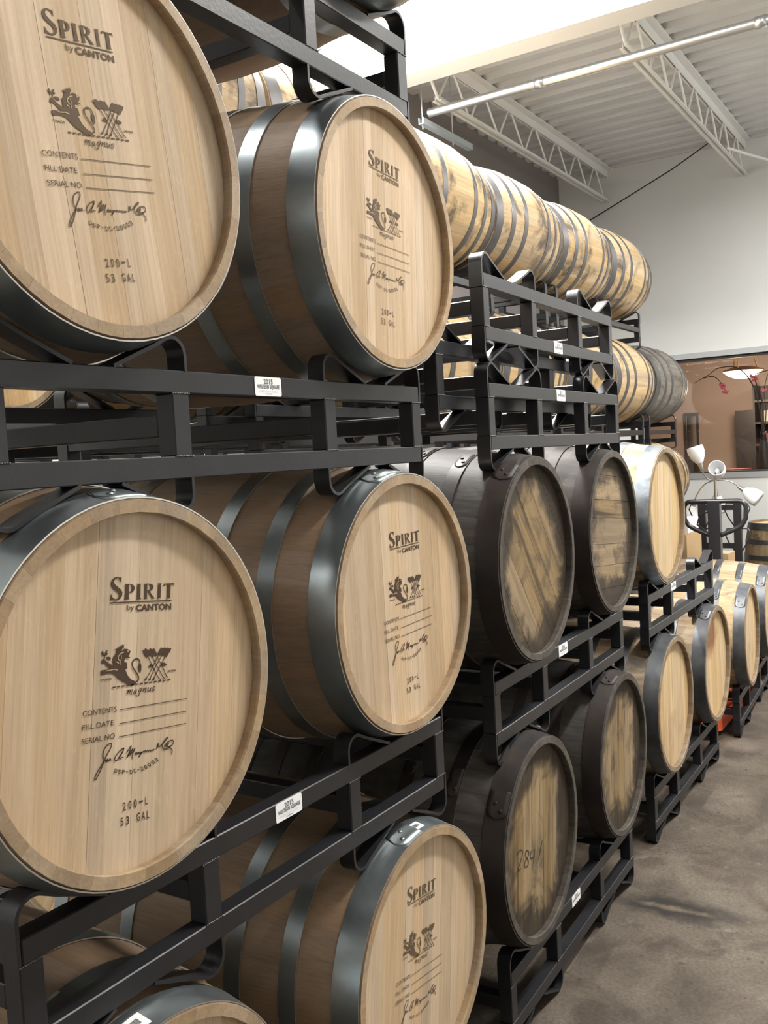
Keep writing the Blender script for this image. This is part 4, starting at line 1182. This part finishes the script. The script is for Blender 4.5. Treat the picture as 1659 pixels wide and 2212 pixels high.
# black stand with wire hooks behind the jack
sd = thing('hook_stand', 'black steel stand with bent wire hooks behind the pallet jack', 'stand', (6.10, 0.60, 0))
for y in (-0.135, 0.125):
    q = MB(); q.box(-0.02, 0.02, y - 0.028, y + 0.028, 0.03, 1.13); q.build('upright', M['black_metal'], sd)
    q = MB(); q.box(-0.22, 0.22, y - 0.025, y + 0.025, 0.0, 0.03); q.build('foot', M['black_metal'], sd)
for z in (0.30, 0.80, 1.09):
    q = MB(); q.box(-0.015, 0.015, -0.12, 0.11, z - 0.02, z + 0.02); q.build('cross_bar', M['black_metal'], sd)
for y, s in ((-0.163, -1), (0.153, 1), (-0.107, 1), (0.097, -1)):
    for z in (1.12, 0.93):
        q = MB(); q.tube([(-0.005, y, z), (-0.02, y + s * 0.05, z - 0.002), (-0.02, y + s * 0.065, z - 0.04), (-0.02, y + s * 0.04, z - 0.10), (-0.005, y, z - 0.17)], 0.005, 6); q.build('wire_hook', M['black_metal'], sd)

def carton(label, loc, sx, sy, sz, mat, rot=0.0, nm='cardboard_box'):
    t = thing(nm, label, 'box', loc, rot)
    link('box_body', box_mesh('box_body', -sx / 2, sx / 2, -sy / 2, sy / 2, 0, sz, M[mat], 0.003), t)
    q = MB(); q.box(-sx / 2 - 0.0006, sx / 2 + 0.0006, -0.025, 0.025, sz - 0.05, sz + 0.0006); q.build('tape_strip', M['tape'], t)
    return t
carton('tan carton on the floor behind the pallet jack', (5.67, 0.51, 0), 0.19, 0.18, 0.43, 'carton', 0.05)
carton('tan carton stacked above another behind the pallet jack shaft', (5.67, 0.51, 0.431), 0.18, 0.17, 0.37, 'carton', -0.05)
carton('tan carton lowest in the pile by the back row', (5.72, 0.80, 0), 0.40, 0.22, 0.42, 'carton', 0.0)
carton('white carton in the middle of the pile by the back row', (5.72, 0.80, 0.421), 0.40, 0.21, 0.30, 'carton_white', 0.03)
carton('tan carton second from top of the pile by the back row', (5.72, 0.80, 0.722), 0.38, 0.21, 0.22, 'carton', -0.03)
carton('small white carton on top of the pile by the back row', (5.72, 0.80, 0.943), 0.36, 0.20, 0.10, 'carton_white', 0.04)

# floor lamp with five frosted shades
fl = thing('floor_lamp', 'floor lamp with several frosted white cone shades on curved arms', 'lamp', (6.53, 0.72, 0))
q = MB(); q.lathe([(0.0001, 0), (0.14, 0), (0.14, 0.015), (0.03, 0.03), (0.0001, 0.03)], 24); q.build('base', M['chrome'], fl)
q = MB(); q.tube([(0, 0, 0.02), (0, 0, 1.30)], 0.011, 10); q.build('pole', M['chrome'], fl)
def shade(arm, tip, direction, scale=1.0):
    q = MB(); q.tube(catmull3(arm), 0.005, 8); a_ = q.build('arm', M['chrome'], fl)
    d = Vector(direction).normalized()
    rm = Vector((0, 0, 1)).rotation_difference(d).to_matrix()
    q = MB(); q.lathe([(0.012, -0.02), (0.017, 0.0), (0.026, 0.045), (0.026, 0.05)], 16, origin=tip, rotm=rm); q.build('socket', M['chrome'], a_)
    q = MB()
    pr = [(0.026, 0.035), (0.036, 0.05), (0.055, 0.085), (0.066, 0.125), (0.066, 0.155), (0.062, 0.175), (0.058, 0.172), (0.062, 0.15), (0.060, 0.12), (0.050, 0.085), (0.030, 0.05)]
    q.lathe([(a * scale, b * scale) for a, b in pr], 24, origin=tip, rotm=rm); q.build('lamp_shade', M['frost'], fl)
    q = MB()
    q.lathe([(0.0001, 0.05), (0.014, 0.05), (0.016, 0.09), (0.016, 0.12), (0.009, 0.135), (0.0001, 0.137)], 12, origin=tip, rotm=rm); q.build('bulb', M['frost'], fl)
def catmull3(pts, k=5):
    out = []
    n = len(pts)
    for i in range(n - 1):
        p0, p1, p2, p3 = [Vector(pts[max(0, min(n - 1, i + d))]) for d in (-1, 0, 1, 2)]
        for j in range(k):
            t = j / k
            out.append(0.5 * ((2 * p1) + (p2 - p0) * t + (2 * p0 - 5 * p1 + 4 * p2 - p3) * t * t + (3 * p1 - p0 - 3 * p2 + p3) * t ** 3))
    out.append(Vector(pts[-1]))
    return out
hub = (0, 0, 1.28)
shade([hub, (-0.01, 0.05, 1.29), (-0.03, 0.085, 1.345), (-0.04, 0.09, 1.385)], (-0.04, 0.095, 1.39), (-0.05, 0.28, 1.0))
shade([hub, (-0.02, -0.02, 1.30), (-0.04, -0.035, 1.32)], (-0.04, -0.04, 1.31), (-0.85, -0.1, 0.42))
shade([hub, (0.02, -0.10, 1.27), (0.05, -0.17, 1.22)], (0.05, -0.18, 1.21), (0.0, -0.80, -0.55))
shade([hub, (-0.01, 0.08, 1.25), (-0.02, 0.14, 1.17), (-0.02, 0.16, 1.12)], (-0.02, 0.165, 1.11), (0.0, 0.35, -0.95))
shade([hub, (0.04, 0.01, 1.27), (0.10, 0.02, 1.20)], (0.11, 0.02, 1.18), (0.35, 0.0, -0.95))

# ================================================================ office behind the window
wn = link('window_1', None)
struct(wn, 'long office window in the far wall')
def wbar(nm, y0, y1, z0, z1, x0, x1, mat):
    q = MB(); q.box(x0, x1, y0, y1, z0, z1); q.build(nm, M[mat], wn)
F_ = 0.052
wbar('window_frame', WY0, WY1, WZ1 - F_, WZ1, XW - 0.012, XW + 0.13, 'frame_grey')
wbar('window_frame', WY0, WY1, WZ0, WZ0 + F_, XW - 0.012, XW + 0.13, 'frame_grey')
wbar('window_frame', WY0, WY0 + F_, WZ0 + F_, WZ1 - F_, XW - 0.012, XW + 0.13, 'frame_grey')
wbar('window_frame', WY1 - F_, WY1, WZ0 + F_, WZ1 - F_, XW - 0.012, XW + 0.13, 'frame_grey')
wbar('gasket', WY0 + F_, WY1 - F_, WZ1 - F_ - 0.028, WZ1 - F_, XW + 0.02, XW + 0.07, 'gasket')
wbar('gasket', WY0 + F_, WY1 - F_, WZ0 + F_, WZ0 + F_ + 0.014, XW + 0.02, XW + 0.07, 'gasket')
wbar('pane', WY0 + F_, WY1 - F_, WZ0 + F_, WZ1 - F_, XW + 0.04, XW + 0.046, 'glass')

XO = 10.6
q = MB(); q.box(XO, XO + 0.1, -3, 3.1, 0, 3.0); struct(q.build('wall_office', M['pink_wall']))
q = MB(); q.box(XW + 0.15, XO, 3.0, 3.1, 0, 3.0); struct(q.build('wall_office_left', M['pink_wall']))
q = MB(); q.box(XW + 0.15, XO, -3.1, -3.0, 0, 3.0); struct(q.build('wall_office_right', M['pink_wall']))
q = MB(); q.box(XW + 0.15, XO, -3, 3, 2.75, 2.8); struct(q.build('ceiling_office', M['wall_white']))

mr_ = thing('wall_mirror', 'narrow dark framed mirror on the pink office wall', 'mirror', (XO - 0.03, 1.905, 1.22))
for (y0, y1, z0, z1) in ((-0.085, -0.06, 0, 0.72), (0.06, 0.085, 0, 0.72), (-0.06, 0.06, 0.68, 0.72), (-0.06, 0.06, 0, 0.12)):
    q = MB(); q.box(0, 0.03, y0, y1, z0, z1); q.build('mirror_frame', M['frame_dark'], mr_)
q = MB(); q.box(0.015, 0.03, -0.06, 0.06, 0.12, 0.68); q.build('mirror_glass', M['mirror'], mr_)

pd = thing('pendant_lamp', 'glowing dish pendant lamp hung on amber rods inside the office', 'lamp', (9.3, 1.03, 2.285))
q = MB(); q.lathe([(0.0001, -0.055), (0.08, -0.045), (0.15, -0.015), (0.20, 0.028)], 32); q.build('diffuser', M['pend_glow'], pd)
q = MB(); q.lathe([(0.20, 0.026), (0.212, 0.03), (0.212, 0.036), (0.10, 0.075), (0.0001, 0.085)], 32); q.build('dish', M['pend_shade'], pd)
for a in (0.9, 3.0, 5.1):
    q = MB(); q.tube([(0.15 * math.cos(a), 0.15 * math.sin(a), 0.05), (0.05 * math.cos(a), 0.05 * math.sin(a), 0.44)], 0.007, 8); q.build('suspension_rod', M['pend_rod'], pd)
q = MB(); q.lathe([(0.0001, 0.465), (0.06, 0.465), (0.06, 0.43), (0.0001, 0.43)], 20); q.build('canopy', M['pend_rod'], pd)
lp = bpy.data.lights.new('pendant_bulb', 'POINT'); lp.energy = 40; lp.color = (1, 0.82, 0.62); lp.shadow_soft_size = 0.12
lo = bpy.data.objects.new('pendant_bulb', lp); lo.location = (9.3, 1.03, 2.02); COL.objects.link(lo)
area('office_panel', (9.6, -0.6, 2.74), 0.9, 0.6, 40, (1, 0.88, 0.76))

# blossom branches in a tall vase on the office sill table
tb = thing('side_table', 'dark office table under the window with things piled on it', 'table', (8.62, 0.55, 0))
q = MB(); q.box(-0.25, 0.25, -0.75, 0.75, 1.16, 1.20); q.build('table_top', M['cabinet'], tb)
for sx in (-0.22, 0.22):
    for sy in (-0.7, 0.7):
        q = MB(); q.box(sx - 0.02, sx + 0.02, sy - 0.02, sy + 0.02, 0, 1.16); q.build('leg', M['cabinet'], tb)
va = thing('blossom_branch', 'dark twigs with pink blossoms in a black vase inside window', 'plant', (8.62, 0.72, 1.20))
q = MB(); q.lathe([(0.0001, 0), (0.045, 0), (0.06, 0.12), (0.045, 0.30), (0.025, 0.42), (0.032, 0.46), (0.026, 0.46), (0.02, 0.42), (0.0001, 0.40)], 20); q.build('vase', M['black'], va)
def twig(pts, r=0.008):
    q = MB(); q.tube(catmull3(pts), r, 6, r_end=0.003); return q.build('twig', M['twig'], va)
twig([(0, 0, 0.40), (0, 0.06, 0.85), (-0.02, 0.20, 1.09), (-0.02, 0.39, 1.12), (-0.02, 0.50, 1.06), (-0.02, 0.65, 0.985)])
twig([(-0.02, 0.55, 1.03), (-0.02, 0.46, 1.04), (-0.03, 0.39, 0.98), (-0.03, 0.34, 0.88)], 0.005)
twig([(0, 0, 0.40), (0, 0.0, 0.75), (-0.02, 0.06, 1.0), (-0.02, -0.05, 1.05), (-0.02, -0.25, 1.10)])
twig([(0, 0, 0.40), (0.01, -0.03, 0.65), (-0.01, -0.02, 0.85), (-0.02, -0.06, 1.02)], 0.006)
def blossom(p, r=0.026):
    q = MB()
    br = random.Random(int(abs(p[1]) * 1000))
    for i in range(6):
        a = i * 2.4; cz = (br.random() - 0.5) * r
        o_ = (p[0] + 0.5 * r * math.cos(a), p[1] + 0.6 * r * math.sin(a), p[2] + cz)
        q.lathe([(0.0001, -0.5 * r), (0.5 * r, -0.2 * r), (0.55 * r, 0.1 * r), (0.3 * r, 0.45 * r), (0.0001, 0.5 * r)], 8, origin=o_)
    q.build('blossom', M['petal'], va)
for p in ((-0.03, 0.375, 0.95), (-0.03, 0.36, 0.925), (-0.03, 0.335, 0.875), (-0.03, 0.35, 0.87), (-0.02, 0.085, 1.005), (-0.02, 0.055, 0.985), (-0.02, 0.065, 0.97), (-0.01, -0.02, 0.86)):
    blossom(p)

cb = thing('office_cabinet', 'dark tall cabinet with open shelves inside the office', 'cabinet', (10.2, 0.85, 0))
q = MB(); q.box(0, 0.38, 0.26, 0.46, 0, 1.92); q.build('cabinet_body', M['cabinet'], cb)
for z in (0.1, 0.5, 0.9, 1.2, 1.5, 1.75, 2.0):
    q = MB(); q.box(0, 0.38, -0.05, 0.24, z, z + 0.025); q.build('shelf', M['frame_dark'], cb)
for y in (-0.07, 0.24):
    q = MB(); q.box(0, 0.38, y, y + 0.02, 0, 2.2); q.build('side_panel', M['cabinet'], cb)
q = MB(); q.box(0.36, 0.38, -0.07, 0.26, 0, 2.2); q.build('back_panel', M['cabinet'], cb)
cb2 = thing('office_cabinet', 'dark closed cabinet at the right end of the office window', 'cabinet', (10.2, 0.30, 0))
q = MB(); q.box(0, 0.38, -0.35, 0.30, 0, 1.98); q.build('cabinet_body', M['cabinet'], cb2)
for y in (-0.02,):
    q = MB(); q.box(-0.012, 0.0, y - 0.30, y - 0.01, 0.05, 1.9); q.build('cabinet_door', M['cabinet'], cb2)
    q = MB(); q.box(-0.012, 0.0, y + 0.01, y + 0.30, 0.05, 1.9); q.build('cabinet_door', M['cabinet'], cb2)
for i, (y, z, h, mt_) in enumerate(((0.10, 1.225, 0.14, 'paper'), (0.12, 1.525, 0.12, 'red_box'), (0.08, 1.775, 0.13, 'paper'))):
    tag(link('paper_stack', box_mesh('paper_stack', 10.24, 10.42, 0.85 + y - 0.07, 0.85 + y + 0.07, z + 0.001, z + h, M[mt_], 0.004)),
        ['pale papers on a low shelf of the office cabinet', 'red box on a middle shelf of the office cabinet', 'pale papers on the upper shelf of the office cabinet'][i], 'papers')
tag(link('red_box', box_mesh('red_box', 8.50, 8.74, 0.86, 1.10, 1.201, 1.30, M['red_box'], 0.004)), 'dark red box on the office table just above the sill', 'box')
tag(link('clutter_box', box_mesh('clutter_box', 8.52, 8.76, 0.40, 0.62, 1.201, 1.27, M['paper'], 0.006)), 'grey carton lid on the office table near the vase', 'box')
tag(link('black_case', box_mesh('black_case', 8.50, 8.76, 0.10, 0.34, 1.201, 1.34, M['black'], 0.01)), 'black case on the office table right of the vase', 'case')
